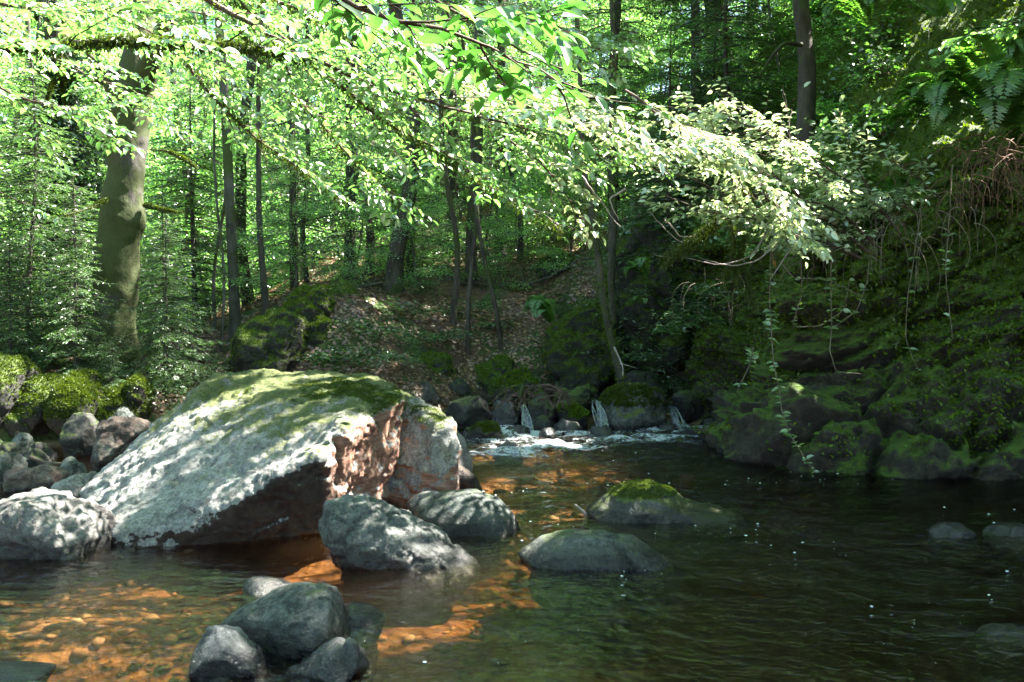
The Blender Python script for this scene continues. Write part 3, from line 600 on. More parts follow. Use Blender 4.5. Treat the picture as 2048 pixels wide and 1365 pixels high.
rock('little wet stone breaking the current near the right bank', [[(1860, 1062), (1885, 1048), (1920, 1046), (1950, 1062), (1960, 1078), (1870, 1080)]], 1078, .3, M['rk_wet'], .016, .02, 6, 15, 2)
rock('wet stone splashed by the current furthest to the right', [[(1970, 1064), (2010, 1048), (2040, 1050), (2080, 1068), (1990, 1078)]], 1076, .3, M['rk_wet'], .016, .02, 6, 16, 2)
rock('wet flat stone under riffles at the lower right edge', [[(1960, 1272), (2000, 1262), (2060, 1258), (2100, 1290), (1990, 1290)]], 1288, .3, M['rk_wet'], .016, .015, 6, 17, 2)
rock('leaning grey slab behind the right end of the huge boulder', [[(908, 850), (925, 870), (938, 905), (945, 932), (930, 937), (900, 930)]], 8.5, .5, M['rk_pale'], .022, .012, 3, 18, 2, .3)
rock('low brown stone at the foot of the huge boulder beside the sunlit shallows', [[(880, 965), (895, 930), (920, 932), (950, 955), (960, 975), (930, 980), (885, 985)]], 980, .4, M['rk_brown'], .02, .015, 4, 19, 2)

# the rocks of the little fall
cc = [
 ('flat topped mossy block at the back of the little fall', [(932, 800), (937, 760), (950, 733), (990, 717), (1046, 714), (1053, 745), (1040, 800)], 14.3, .7, 'rk_moss'),
 ('sloping mossy slab in front of the flat topped block', [(972, 810), (978, 765), (1005, 741), (1056, 737), (1088, 760), (1098, 800)], 13.5, .6, 'rk_dark'),
 ('rounded dark mossy rock nearest the huge boulder in the fall', [(884, 830), (897, 803), (935, 792), (971, 794), (988, 812), (980, 845), (930, 855)], 12.1, .55, 'rk_dark'),
 ('wet rock with a sun glint between two spouts', [(976, 835), (989, 806), (1022, 799), (1043, 815), (1047, 845), (1005, 856)], 12.2, .4, 'rk_wet'),
 ('dark hump shaped rock under the heap of driftwood', [(1048, 850), (1058, 806), (1083, 784), (1108, 789), (1120, 812), (1112, 856)], 12.2, .5, 'rk_dark'),
 ('small dark rock left of the middle spout', [(1108, 822), (1120, 808), (1143, 799), (1170, 816), (1188, 842), (1185, 860), (1120, 856)], 12.15, .45, 'rk_moss'),
 ('low purple wet rock awash below the middle spout', [(1106, 866), (1126, 842), (1155, 845), (1180, 862), (1170, 874)], 11.7, .35, 'rk_wet'),
 ('big sunlit mossy rock dividing the fall', [(1196, 830), (1200, 790), (1215, 770), (1256, 765), (1296, 775), (1326, 792), (1334, 830), (1295, 862), (1210, 860)], 12.0, .75, 'rk_capm'),
 ('flat dark rock shelf right of the big sunlit one', [(1336, 820), (1352, 790), (1412, 785), (1423, 812), (1424, 838), (1345, 840)], 12.75, .5, 'rk_dark'),
 ('long low mossy ledge stone behind the middle spout', [(1106, 800), (1110, 779), (1190, 777), (1203, 790), (1200, 806), (1112, 808)], 13.3, .4, 'rk_moss'),
 ('small mossy rock below the fall close to the huge boulder', [(926, 882), (936, 860), (957, 847), (985, 846), (1006, 860), (1012, 878), (980, 890)], 11.2, .45, 'rk_moss'),
 ('pale spray wetted stone in the foaming shallows', [(984, 914), (989, 892), (1010, 882), (1034, 887), (1040, 908), (1010, 918)], 10.3, .35, 'rk_pale'),
 ('dark rounded rock showing above the top of the huge boulder', [(820, 800), (830, 772), (858, 759), (884, 776), (903, 806), (890, 830)], 12.8, .6, 'rk_dark'),
 ('flat mossy rock just behind the crest of the huge boulder', [(735, 765), (755, 745), (800, 741), (835, 752), (850, 775)], 13.3, .6, 'rk_moss'),
 ('small wet stone in the foam right of the big sunlit one', [(1300, 866), (1325, 850), (1350, 852), (1366, 864), (1330, 872)], 11.9, .3, 'rk_wet'),
 ('dark wet stone beside the far right spout', [(1398, 848), (1415, 832), (1436, 836), (1440, 852)], 12.4, .3, 'rk_wet'),
 ('low dark slab where the fall meets the cliff', [(1424, 862), (1445, 846), (1480, 844), (1492, 872), (1440, 874)], 11.5, .4, 'rk_dark'),
 ('little pointed dark stone standing in the white water', [(1083, 880), (1092, 862), (1103, 856), (1112, 874)], 11.2, .2, 'rk_wet'),
 ('dark mossy stone in the shade above the ledge stone', [(1098, 785), (1112, 762), (1140, 752), (1152, 775), (1145, 795)], 14.0, .4, 'rk_dark'),
 ('another shaded mossy stone touching the ledge stone from behind', [(1150, 790), (1158, 765), (1178, 756), (1195, 772), (1200, 790)], 14.0, .4, 'rk_moss'),
 ('rounded boulder in deep shade behind the big sunlit one', [(1225, 790), (1240, 755), (1280, 742), (1330, 755), (1345, 790)], 13.7, .6, 'rk_dark'),
 ('squat dark rock left behind the driftwood heap', [(890, 790), (900, 765), (925, 757), (950, 775), (950, 795)], 13.6, .5, 'rk_dark'),
]
cc += [('low wet stone awash left of the nearest spout', [(1010, 872), (1022, 858), (1050, 856), (1064, 872)], 11.5, .3, 'rk_wet'),
 ('dark stone standing in the gap between the spouts', [(1060, 862), (1068, 838), (1090, 830), (1108, 845), (1110, 862)], 11.95, .35, 'rk_dark'),
 ('wet stone leaning on the big sunlit rock', [(1178, 876), (1186, 858), (1212, 852), (1230, 868), (1228, 880)], 11.5, .3, 'rk_wet'),
 ('dark flat stone breaking the foam below the far spout', [(1360, 872), (1372, 858), (1402, 856), (1416, 870)], 11.5, .35, 'rk_dark'),
 ('small black stone in the riffle nearest the pool', [(1130, 898), (1138, 886), (1160, 884), (1170, 896)], 10.8, .25, 'rk_wet'),
 ('large shaded block blocking the upper stream', [(1046, 800), (1050, 765), (1075, 748), (1105, 752), (1112, 800)], 13.9, .6, 'rk_dark')]
for i, (lb, out, Y, th_, mt) in enumerate(cc): rock(lb, [out], Y, th_, M[mt], .024, .036, 3.6, 30 + i, 1, .9, chips=12)
# left-hand side stream
cl = [
 ('reddish brown block with a sunlit top behind the huge boulder', [(180, 920), (186, 875), (200, 848), (232, 838), (275, 842), (300, 850), (270, 900), (230, 925)], 9.0, .6, 'rk_brown'),
 ('dark rounded rock under the mossy overhang of the left bank', [(120, 885), (125, 848), (150, 826), (175, 822), (200, 845), (205, 890)], 10.0, .6, 'rk_dark'),
 ('pale foot of rock below the bank end of the side stream', [(195, 840), (205, 800), (240, 790), (276, 815), (278, 838)], 10.8, .5, 'rk_green'),
 ('flat brown splashed rock crossing the side stream', [(-5, 950), (30, 937), (90, 933), (128, 945), (130, 965), (60, 985), (0, 975)], 7.9, .5, 'rk_brown'),
 ('pointed dark stone against the low end of the huge boulder', [(112, 965), (130, 925), (146, 917), (165, 945), (160, 970)], 8.2, .35, 'rk_green'),
 ('flat sunlit stone wedged beneath the low end of the huge boulder', [(95, 985), (110, 968), (150, 952), (190, 942), (180, 985), (140, 995)], 7.45, .4, 'rk_pale'),
 ('grey stone on the left margin of the side stream', [(-20, 945), (-10, 918), (25, 907), (50, 920), (50, 940)], 8.4, .5, 'rk_green'),
 ('bluish cobble at the brink of the still side pool', [(45, 905), (55, 885), (85, 880), (110, 893), (105, 905)], 9.0, .4, 'rk_dark'),
 ('dark mossy cobble in front of the bluish one', [(45, 918), (55, 900), (75, 895), (95, 905), (95, 920)], 8.7, .3, 'rk_dark'),
 ('small grey cobble beneath the left bank roots', [(22, 890), (30, 862), (55, 865), (68, 885), (60, 900)], 9.4, .35, 'rk_green'),
 ('tiny rounded cobble next to the small grey one', [(20, 875), (24, 858), (36, 858), (42, 874)], 9.6, .25, 'rk_dark'),
 ('low grey stone farther along the left margin', [(-20, 905), (0, 882), (25, 884), (40, 905)], 9.0, .35, 'rk_dark'),
]
for i, (lb, out, Y, th_, mt) in enumerate(cl): rock(lb, [out], Y, th_, M[mt], .02, .026, 4, 70 + i, 1, .9, chips=12)

# ------------------------------------------------------------------ sampling a surface
def tri_sample(V, F, n, rng, cond=None):
    T = np.concatenate([np.concatenate([f[:, [0, 1, 2]], f[:, [0, 2, 3]]]) if f.shape[1] == 4 else f for f in F])
    a, b, c = V[T[:, 0]], V[T[:, 1]], V[T[:, 2]]; cr = np.cross(b - a, c - a); ar = np.linalg.norm(cr, axis=1); nn = cr / np.maximum(ar[:, None], 1e-12)
    if cond is not None: ar = ar * cond((a + b + c) / 3, nn)
    i = rng.choice(len(T), n, p=ar / ar.sum()); u, v = rng.random(n), rng.random(n); k = u + v > 1; u[k], v[k] = 1 - u[k], 1 - v[k]
    return a[i] + (b[i] - a[i]) * u[:, None] + (c[i] - a[i]) * v[:, None], nn[i]
def moss_on(o, V, F, n, L, mat, cond, seed, name='moss', lean=.5, kind=None, Wf=.35):
    rng = np.random.default_rng(seed); p, q = tri_sample(V, F, n, rng, cond)
    lv = Leaves(); d = q + rng.normal(size=(n, 3)) * lean + np.array([0, 0, -.15]); s = L * (.5 + rng.random(n))
    lv.add(p - q * .004, d, rng.normal(size=(n, 3)), s, s * Wf); r = lv.out(name, mat, o, seed=seed)
    return r
def up_patch(lo=.3, k=1.0, sc=2.2, th=0.0, zmin=.08, seed=5):
    return lambda c, n: smooth(lo, lo + .35, n[:, 2]) * (c[:, 2] > zmin) * smooth(th - .1, th + .15, fbm(c, sc, 4, seed))

# ------------------------------------------------------------------ the cliff
def polyl(pts, s):
    pts = np.asarray(pts, float); L = np.concatenate([[0], np.cumsum(np.linalg.norm(np.diff(pts, axis=0), axis=1))]); return np.stack([np.interp(s * L[-1], L, pts[:, i]) for i in range(pts.shape[1])], 1)
TOPZ = [1.0, 1.8, 2.3, 2.35, 2.3, 2.15, 2.35, 2.8, 3.4, 4.2, 4.8, 5]
sN, vN = 430, 300
sv = np.linspace(0, 1, sN); basep = polyl(CLB, sv)
kern = np.ones(17) / 17; bp = np.stack([np.convolve(np.pad(basep[:, i], 8, 'edge'), kern, 'valid') for i in range(2)], 1)
Ls = np.concatenate([[0], np.cumsum(np.linalg.norm(np.diff(CLB, axis=0), axis=1))]); topz = np.interp(sv * Ls[-1], Ls, TOPZ)
tan = nrm(np.gradient(bp, axis=0)); back = np.stack([-tan[:, 1], tan[:, 0]], 1)
back = np.stack([np.convolve(np.pad(back[:, i], 20, 'edge'), np.ones(41) / 41, 'valid') for i in range(2)], 1)
back = nrm(back * .8 + np.array([.25, .6]))
vv = np.linspace(0, 1, vN); SS, VV = np.meshgrid(np.arange(sN), vv)
wall = np.clip(VV / .64, 0, 1); over = np.clip((VV - .64) / .36, 0, 1)
TZ = topz[SS]
Zc = -.9 + (TZ + .9) * wall + over * 5.2 * (over * .3 + .7)
off = .30 * smooth(.2, 1, wall) - .55 * smooth(.55, .15, wall) * (.4 + .6 * smooth(0, 1, (Zc < 1.2))) + 4.8 * over ** 1.15
X = bp[:, 0][SS] + back[:, 0][SS] * off; Y = bp[:, 1][SS] + back[:, 1][SS] * off
V0 = np.stack([X.ravel(), Y.ravel(), Zc.ravel()], 1)
F0 = [grid_faces(sN, vN)]
nr = np.cross(np.gradient(V0.reshape(vN, sN, 3), axis=1), np.gradient(V0.reshape(vN, sN, 3), axis=0)).reshape(-1, 3); nr = nrm(nr)
if (nr[:, 1] > 0).mean() > .5: nr = -nr
# tilted beds of rock: blocks stretched along a dip that falls to the left, each set forward or back
ca, sa = math.cos(R(28)), math.sin(R(28)); q = V0 - np.array([3, 10, 0])
uu = q[:, 0] * ca + q[:, 2] * sa; ww = -q[:, 0] * sa + q[:, 2] * ca
st = np.stack([uu * .75, q[:, 1] * .8, ww * 1.9], 1) + fbm(V0, 1.4, 4, 12)[:, None] * .35
_, fe, ci = voro(st, 1.0, 5); _, fe2, ci2 = voro(st + 7, 2.7, 8)
wv = np.clip(VV.ravel() / .64, 0, 1); fadeo = 1 - .6 * np.clip((VV.ravel() - .64) / .1, 0, 1)
dsp = ((ci - .5) * .55 - smooth(.16, 0, fe) * .22 + (ci2 - .5) * .16 - smooth(.12, 0, fe2) * .05 + fbm(V0, .8, 4, 3) * .35 + fbm(V0, 3.2, 7, 9, .62) * .26 + fbm(V0, 6, 6, 29, .62, True) * .15) * fadeo
# a shelf of rock that climbs to the right
shelf = smooth(.12, -.05, V0[:, 2] - (.35 + (V0[:, 0] - 2.7) * .42 + fbm(V0, 1.5, 3, 19) * .15)) * smooth(2.2, 2.8, V0[:, 0]) * smooth(5.6, 4.6, V0[:, 0])
dsp += shelf * .38
cut = smooth(.13, 0, np.abs(V0[:, 0] + fbm(V0, 1.6, 4, 91) * .35 - (4.15 + (V0[:, 2] - 1) * -.28))) * smooth(-.5, .3, fbm(V0, 1.1, 2, 92)) * (V0[:, 2] < 2.6) * (V0[:, 1] < 12); dsp -= cut * .30
V1 = V0 + nr * dsp[:, None]
m, t, o = newmat('cliff'); g = N(t, 'ShaderNodeNewGeometry'); v = g.outputs['Position']
n1 = noise_n(t, v, 1.2, 7, .65, .3); n2 = noise_n(t, v, 11, 8, .7); n3 = noise_n(t, v, 60, 4, .7)
stone = ramp(t, n2, [(.25, (.010, .008, .005)), (.5, (.035, .029, .018)), (.75, (.10, .08, .05))])
mos = ramp(t, math_n(t, 'ADD', math_n(t, 'MULTIPLY', n3, .5), math_n(t, 'MULTIPLY', n2, .5)), [(.3, (.02, .045, .003)), (.5, (.06, .11, .007)), (.7, (.12, .18, .014))])
ps = N(t, 'ShaderNodeSeparateXYZ'); t.links.new(v, ps.inputs[0]); hs = N(t, 'ShaderNodeSeparateXYZ'); t.links.new(g.outputs['Normal'], hs.inputs[0])
f = math_n(t, 'ADD', math_n(t, 'MULTIPLY', n1, 1.1), math_n(t, 'ADD', math_n(t, 'MULTIPLY', n2, .5), math_n(t, 'MULTIPLY', ps.outputs[2], .13)))
f = math_n(t, 'ADD', f, math_n(t, 'MULTIPLY', hs.outputs[2], .25))
col = mixc(t, ramp(t, math_n(t, 'MULTIPLY', f, .5), [(.45, (0, 0, 0)), (.53, (1, 1, 1))]), stone, mos)
b = N(t, 'ShaderNodeBsdfPrincipled'); t.links.new(col, b.inputs['Base Color']); b.inputs['Roughness'].default_value = .8
t.links.new(bump(t, n3, .7, .02, bump(t, n2, .9, .08)), b.inputs['Normal']); t.links.new(b.outputs[0], o.inputs[0]); M['cliff'] = m
cliff = mesh('cliff', V1, F0, M['cliff']); tag(cliff, kind='structure')
CV = V1.reshape(vN, sN, 3)
fw = nr  # outward
rng = np.random.default_rng(55)
Fl = F0[0]; okf = (V1[Fl[:, 0], 0] < 7) & (V1[Fl[:, 0], 2] > .15)
def clcond(c, n): return smooth(-.25, .25, fbm(c, 1.1, 4, 44) + (c[:, 2] - .6) * .35) * (c[:, 2] > .12)
p, q = tri_sample(V1, [Fl[okf][:, ::-1]], 230000, rng, clcond)
q = np.where((q[:, 1:2] > 0) & (q[:, 2:3] < .5), -q, q); q = np.where(q[:, 2:3] < -.6, -q, q)
lv = Leaves(); n = len(p); s_ = .02 + .045 * rng.random(n); lv.add(p - q * .01, q * .7 + rv(n, .45, rng) + np.array([0, 0, -.45]), rv(n, 1, rng), s_, s_ * .5)
tag(lv.out('moss', M['moss_dark'], seed=4), 'shaggy green moss cushions over the shaded cliff', 'moss', kind='stuff')

# moss cushions on rocks, as a part of each
for k, n, L, mt, c in [('great', 60000, .011, 'moss_tuft', lambda c, n: smooth(.3, .7, n[:, 2]) * smooth(.05, .35, (c[:, 2] - .95) * .8 + fbm(c, 3.2, 5, 6, .65) * .9 + (c[:, 0] + 1.6) * .12)),
                  ('moss capped rock with a long low tail in the middle of the pool', 22000, .012, 'moss_tuft', up_patch(.45, 1, 2, -.15, .16)),
                  ('big sunlit mossy rock dividing the fall', 9000, .03, 'moss_tuft', up_patch(.3, 1, 2, -.2, .3)),
                  ('small mossy rock below the fall close to the huge boulder', 5000, .03, 'moss_tuft', up_patch(.2, 1, 2, -.4, .1)),
                  ('sloping mossy slab in front of the flat topped block', 5000, .03, 'moss_dark', up_patch(.2, 1, 2, -.2, .2)),
                  ('flat topped mossy block at the back of the little fall', 5000, .03, 'moss_dark', up_patch(.2, 1, 2, -.2, .2)),
                  ('small dark rock left of the middle spout', 3500, .028, 'moss_dark', up_patch(.2, 1, 2, -.2, .1)),
                  ('flat mossy rock just behind the crest of the huge boulder', 5000, .03, 'moss_dark', up_patch(.2, 1, 2, -.4, .1))]:
    ob, V_, F_ = ROCKS[k]; moss_on(ob, V_, F_, n, L, M[mt], c, hash(len(k)) % 1000)

# mossy lumps: the left bank's overhang and the rock ribs of the middle slope
def lump(label, outs, Y, th_, vox=.035, amp=.07, seed=0, tufts=16000, L=.03, tm='moss_tuft', mt='rk_moss', name='mossy_rock'):
    groups = []
    for o_ in outs:
        q = outline_pts(o_, Y, th_); q = q[:len(q) // 2]; groups.append(q)
    V, Nn, F = hull_mesh(groups, vox, 4); V = roughen(V, Nn, amp, 2.0, seed, .5)
    ob = mesh(name, V, F, M[mt]); tag(ob, label, 'rock'); moss_on(ob, V, F, tufts, L, M[tm], lambda c, n: smooth(-.2, .5, n[:, 2] - .3 * fbm(c, 3, 3, 2)), seed, lean=.45); ROCKS[label] = (ob, V, F)
lump('bright mossy hump at the brink of the left bank', [[(-80, 850), (-70, 740), (0, 722), (40, 720), (65, 738), (72, 770), (40, 850)]], 10.6, 1.3, seed=101)
lump('long mossy overhang running along the left bank', [[(40, 800), (45, 768), (90, 762), (130, 765), (140, 790), (125, 830), (60, 835)], [(0, 880), (-20, 800), (60, 770), (70, 840)]], 10.7, 1.2, seed=102)
lump('moss draped lump above the dark rounded rock of the left bank', [[(125, 800), (135, 758), (150, 744), (180, 750), (200, 772), (198, 815), (160, 812)]], 10.6, 1.1, seed=103)
lump('mossy end of the left bank beside the gully', [[(200, 815), (203, 775), (235, 768), (262, 765), (282, 775), (284, 800), (272, 815)]], 10.9, 1.1, seed=104)
lump('small bright moss ball on the tip of the left bank', [[(262, 785), (264, 758), (275, 750), (285, 762), (282, 785)]], 11.0, .5, seed=105, tufts=3500)
lump('dark mossy rib standing at the left end of the leafy slope', [[(480, 745), (478, 700), (490, 660), (520, 640), (560, 620), (600, 640), (600, 740), (540, 760)]], 13.3, 1.2, seed=106, tm='moss_dark', tufts=12000, amp=.12)
lump('tall green crag half way up the leafy slope', [[(580, 660), (584, 600), (600, 570), (640, 562), (660, 575), (665, 630), (630, 665)]], 13.9, 1.0, seed=107, tm='moss_dark', tufts=16000, amp=.12)
lump('mossy knob on the brow of the leafy slope', [[(650, 590), (660, 568), (685, 560), (705, 572), (705, 600)]], 14.8, .8, seed=108, tm='moss_dark', tufts=4000)
lump('rounded green crag beside the leaning mossy tree', [[(1090, 700), (1095, 660), (1130, 630), (1175, 600), (1200, 600), (1230, 660), (1240, 710), (1180, 740), (1110, 730)]], 14.2, 1.0, seed=109, tm='moss_dark', tufts=14000, amp=.10)
lump('tall mossy pillar of rock behind the leaning mossy tree', [[(1240, 640), (1235, 500), (1260, 445), (1300, 430), (1340, 450), (1370, 520), (1380, 650), (1300, 680)]], 14.4, 1.2, seed=110, tm='moss_dark', tufts=16000, amp=.14)
lump('dark mossy foot of the slope above the fall', [[(900, 760), (905, 715), (960, 690), (1040, 690), (1080, 715), (1080, 765)]], 15.2, 1.0, seed=111, tm='moss_dark', tufts=9000, amp=.12)
lump('low mossy shelf on the lower leafy slope', [[(780, 755), (790, 722), (840, 705), (890, 712), (900, 750)]], 14.0, .9, seed=112, tm='moss_dark', tufts=8000, amp=.1)
lump('mossy outcrop in the shade on the upper slope', [[(1080, 545), (1085, 515), (1120, 500), (1160, 505), (1180, 545)]], 17.5, .9, seed=113, tm='moss_dark', tufts=6000, amp=.1)
gl_ = [('mossy boulder at the mouth of the gully', [(285, 850), (290, 815), (325, 800), (360, 812), (365, 850)], 11.8), ('mossy boulder higher in the gully', [(290, 800), (300, 770), (335, 757), (375, 772), (380, 800)], 13.2),
       ('sunlit mossy slab by the gully path', [(330, 780), (350, 745), (390, 735), (430, 755), (430, 780)], 14.5), ('wedge of mossy rock near the thin gully trees', [(375, 760), (385, 735), (420, 728), (450, 745), (450, 765)], 15.5),
       ('dark mossy stone on the gully floor', [(270, 835), (275, 812), (300, 808), (310, 830), (305, 845)], 11.5)]
for i, (lb, o_, Y) in enumerate(gl_): lump(lb, [o_], Y, .9, seed=120 + i, tufts=5000)

# dead leaves on the slopes and banks
rng = np.random.default_rng(9); n = 150000
xs = rng.uniform(-9, 5.5, n); ys = 10.5 + 18 * rng.random(n) ** 1.5; d = sdist(xs, ys, POOL); k = (d < -.25); xs, ys = xs[k], ys[k]
k = sdist(xs, ys, CLR) < .3; xs, ys = xs[k], ys[k]
e = .06; zz = height(xs, ys); gxx = (height(xs + e, ys) - zz) / e; gyy = (height(xs, ys + e) - zz) / e
pp = np.stack([xs, ys, zz + .012], 1); nn_ = nrm(np.stack([-gxx, -gyy, np.ones_like(zz)], 1)); k = (fbm(pp, .9, 3, 71) > -.22) & (nn_[:, 2] > .45); pp, nn_ = pp[k], nn_[k]
lv = Leaves(); n = len(pp); s_ = (.035 + .045 * rng.random(n)) * (1 + (pp[:, 1] - 11) * .02); lv.add(pp, np.cross(nn_, rv(n, 1, rng)), nn_ + rv(n, .35, rng), s_, s_ * .6)
tag(lv.out('leaf_litter', M['litter'], seed=5), 'brown dead beech leaves strewn over the slope', 'leaf litter', kind='stuff')

# ================================================================== vegetation
def bez(pts, n):
    """smooth curve through points"""
    pts = np.asarray(pts, float); L = np.concatenate([[0], np.cumsum(np.linalg.norm(np.diff(pts, axis=0), axis=1))]); s = np.linspace(0, L[-1], n)
    q = np.stack([np.interp(s, L, pts[:, i]) for i in range(pts.shape[1])], 1)
    for _ in range(max(1, n // (2 * len(pts)))): q[1:-1] = (q[:-2] + q[1:-1] * 2 + q[2:]) / 4
    return q
UP = np.array([0, 0, 1.0])
def bough(root, pts, r0, twig, leafL, seed, mat, wood='twig', dens=1.0, droop=.25, near=True, step=.11, leaf_w=.52, start=.12, keep=None, name='branch', lname='leaves', dead=0):
    """a limb with flat alternate sprays of leaves, as beeches bear them"""
    rng = np.random.default_rng(seed); W = Wood(); LV = Leaves()
    pts = np.asarray(pts, float); L = np.linalg.norm(np.diff(pts, axis=0), axis=1).sum(); n = max(8, int(L / step))
    path = bez(pts, n); path += fbm(path, 3.0, 3, seed)[:, None] * np.array([.3, .3, 1]) * .05
    W.tube(path, np.linspace(r0, .0025, n), 6)
    tan_ = nrm(np.gradient(path, axis=0)); LP, LD, LN = [], [], []
    def leafrow(tp, a0, s0):
        m = len(tp); seg = np.linalg.norm(np.diff(tp, axis=0), axis=1).sum(); k = max(3, int(seg / (leafL * .52) * dens)); u = np.linspace(.12, 1, k)
        q = np.stack([np.interp(u, np.linspace(0, 1, m), tp[:, i]) for i in range(3)], 1); td = nrm(np.gradient(q, axis=0)); sd = nrm(np.cross(UP, td))
        alt = np.where(np.arange(k) % 2 == 0, 1, -1)[:, None] * s0
        d = td * (.55 + .5 * (np.arange(k) == k - 1)[:, None]) + sd * alt * (np.arange(k) < k - 1)[:, None] + rng.normal(size=(k, 3)) * .22 - UP * .18
        LP.append(q); LD.append(d); LN.append(UP + rng.normal(size=(k, 3)) * .38)
    for i in range(int(n * start), n):
        for sgn in ((1, -1) if (i % 2 == 0) else (-1,)) if dens > .9 else ((1 if i % 2 else -1),):
            u = i / n; ln = twig * (.35 + .65 * math.sin(PI * min(1, .15 + u * .9))) * (.55 + .7 * rng.random())
            if ln < .06 or rng.random() < .12: continue
            sd = nrm(np.cross(UP, tan_[i])) * sgn; d = nrm(tan_[i] * (.5 + .5 * rng.random()) + sd * (.7 + .4 * rng.random()) + UP * rng.normal() * .22)
            k = 6; q = [path[i]]
            for j in range(k):
                d = nrm(d + rng.normal(size=3) * .12 - UP * droop * .16 + tan_[i] * .06); q.append(q[-1] + d * ln / k)
            q = np.array(q); W.tube(q, np.linspace(.0035 + r0 * .12, .001, k + 1), 3)
            if rng.random() < dead: continue
            leafrow(q, 0, 1)
            if ln > .28:
                for j in range(1, k):
                    for s2 in (1, -1):
                        if rng.random() < .35: continue
                        l2 = ln * .42 * (1 - j / (k + 2)) * (.6 + .6 * rng.random()); td = nrm(q[j + 1] - q[j]); s3 = nrm(np.cross(UP, td)) * s2
                        d2 = nrm(td * .7 + s3 * .8 + rng.normal(size=3) * .12 - UP * .1); q2 = q[j] + d2 * np.linspace(0, l2, 4)[:, None] - UP * (np.linspace(0, 1, 4)[:, None] ** 2) * l2 * droop * .5
                        W.tube(q2, np.linspace(.002, .0008, 4), 3); leafrow(q2, 0, s2)
    if LP:
        p = np.concatenate(LP); s = leafL * (.38 + .85 * rng.random(len(p)))
        LV.add(p, np.concatenate(LD), np.concatenate(LN), s, s * leaf_w)
    W.out(name, M[wood], root); LV.out(lname, M[mat], root, near=near, seed=seed, keep=keep)
def beard(root, pts, n, L, seed, mat='moss_tuft', name='moss', r=.03):
    """moss hanging from a limb"""
    rng = np.random.default_rng(seed); q = bez(pts, 60); i = rng.integers(0, 60, n); p = q[i] + rv(n, r * .5, rng)
    hang = (fbm(q * 1.0, 5, 3, seed)[i] + 1) * .5; k = np.where(rng.random(n) < .35)[0]; p[k, 2] -= hang[k] ** 2 * L * 3.5 * rng.random(len(k))
    lv = Leaves(); s = L * (.4 + .8 * rng.random(n)); lv.add(p, rv(n, .45, rng) - UP * .9, rv(n, 1, rng), s, s * .28); lv.out(name, M[mat], root, seed=seed)

# ---------------- template trees: each built once, copied by hand
def trunk_path(h, lean, wob, seed, n=24):
    z = np.linspace(0, h, n); rng = np.random.default_rng(seed); a = rng.uniform(0, 6.28)
    q = np.stack([lean[0] * (z / h) ** 1.4 * h, lean[1] * (z / h) ** 1.4 * h, z], 1); q[:, :2] += np.stack([vnoise(np.stack([z * .35, z * 0 + seed, z * 0], 1)), vnoise(np.stack([z * .35, z * 0 + seed + 9, z * 0], 1))], 1) * wob * smooth(0, 2, z)[:, None]
    return q
def deciduous(name, seed, h, cr, r0, leafL, n_limb=16, base=.25, mat='beech_far', bark='bark_grey', per=26, sub=7, lean=(0, 0)):
    rng = np.random.default_rng(seed); root = empty(name); W = Wood(); LV = Leaves(); tp = trunk_path(h, lean, .35, seed)
    W.tube(tp, r0 * np.linspace(1, .12, len(tp)) * (1 + .5 * np.exp(-tp[:, 2] * 2)), 9, .12, seed); W.out('trunk', M[bark], root); W = Wood()
    P_, D_, N_ = [], [], []
    for i in range(n_limb):
        u = base + (1 - base) * (i + rng.random()) / n_limb; o = np.array([np.interp(u, np.linspace(0, 1, len(tp)), tp[:, k]) for k in range(3)])
        a = i * 2.4 + rng.normal() * .4; ln = cr * (1.15 - .75 * ((u - base) / (1 - base)) ** 1.3) * (.75 + .45 * rng.random()); el = .15 + .5 * u + rng.normal() * .12
        d = np.array([math.cos(a) * math.cos(el), math.sin(a) * math.cos(el), math.sin(el)]); k = 9; q = o + d * np.linspace(0, ln, k)[:, None]; q[:, 2] -= (np.linspace(0, 1, k) ** 2) * ln * .28
        q += fbm(q, 1.2, 3, seed + i)[:, None] * .25 * np.linspace(0, 1, k)[:, None]; W.tube(q, r0 * .32 * np.linspace(1, .1, k), 5)
        for j in range(sub * 2):
            v = .2 + .8 * rng.random(); c = np.array([np.interp(v, np.linspace(0, 1, k), q[:, m]) for m in range(3)]); a2 = a + rng.choice([-1, 1]) * (.5 + .6 * rng.random()); l2 = ln * .38 * (1.15 - v) * (.6 + .8 * rng.random()) + .25
            d2 = np.array([math.cos(a2), math.sin(a2), rng.normal() * .22]); q2 = c + d2 * np.linspace(0, l2, 4)[:, None] - UP * (np.linspace(0, 1, 4)[:, None] ** 2) * l2 * .2; W.tube(q2, np.linspace(.018, .005, 4), 3)
            m = int(per * (1 + l2)); t_ = rng.random(m) ** .7; pp = q2[0] + (q2[-1] - q2[0]) * t_[:, None] + rng.normal(size=(m, 3)) * np.array([.20, .20, .07]) * (1 + l2 * .25)
            P_.append(pp); D_.append(d2 + rng.normal(size=(m, 3)) * np.array([.8, .8, .35]) - UP * .2); N_.append(UP + rng.normal(size=(m, 3)) * .5)
    p = np.concatenate(P_); s = leafL * (.6 + .7 * rng.random(len(p))); LV.add(p, np.concatenate(D_), np.concatenate(N_), s, s * .62)
    W.out('limbs', M[bark], root); LV.out('crown', M[mat], root, seed=seed); return root
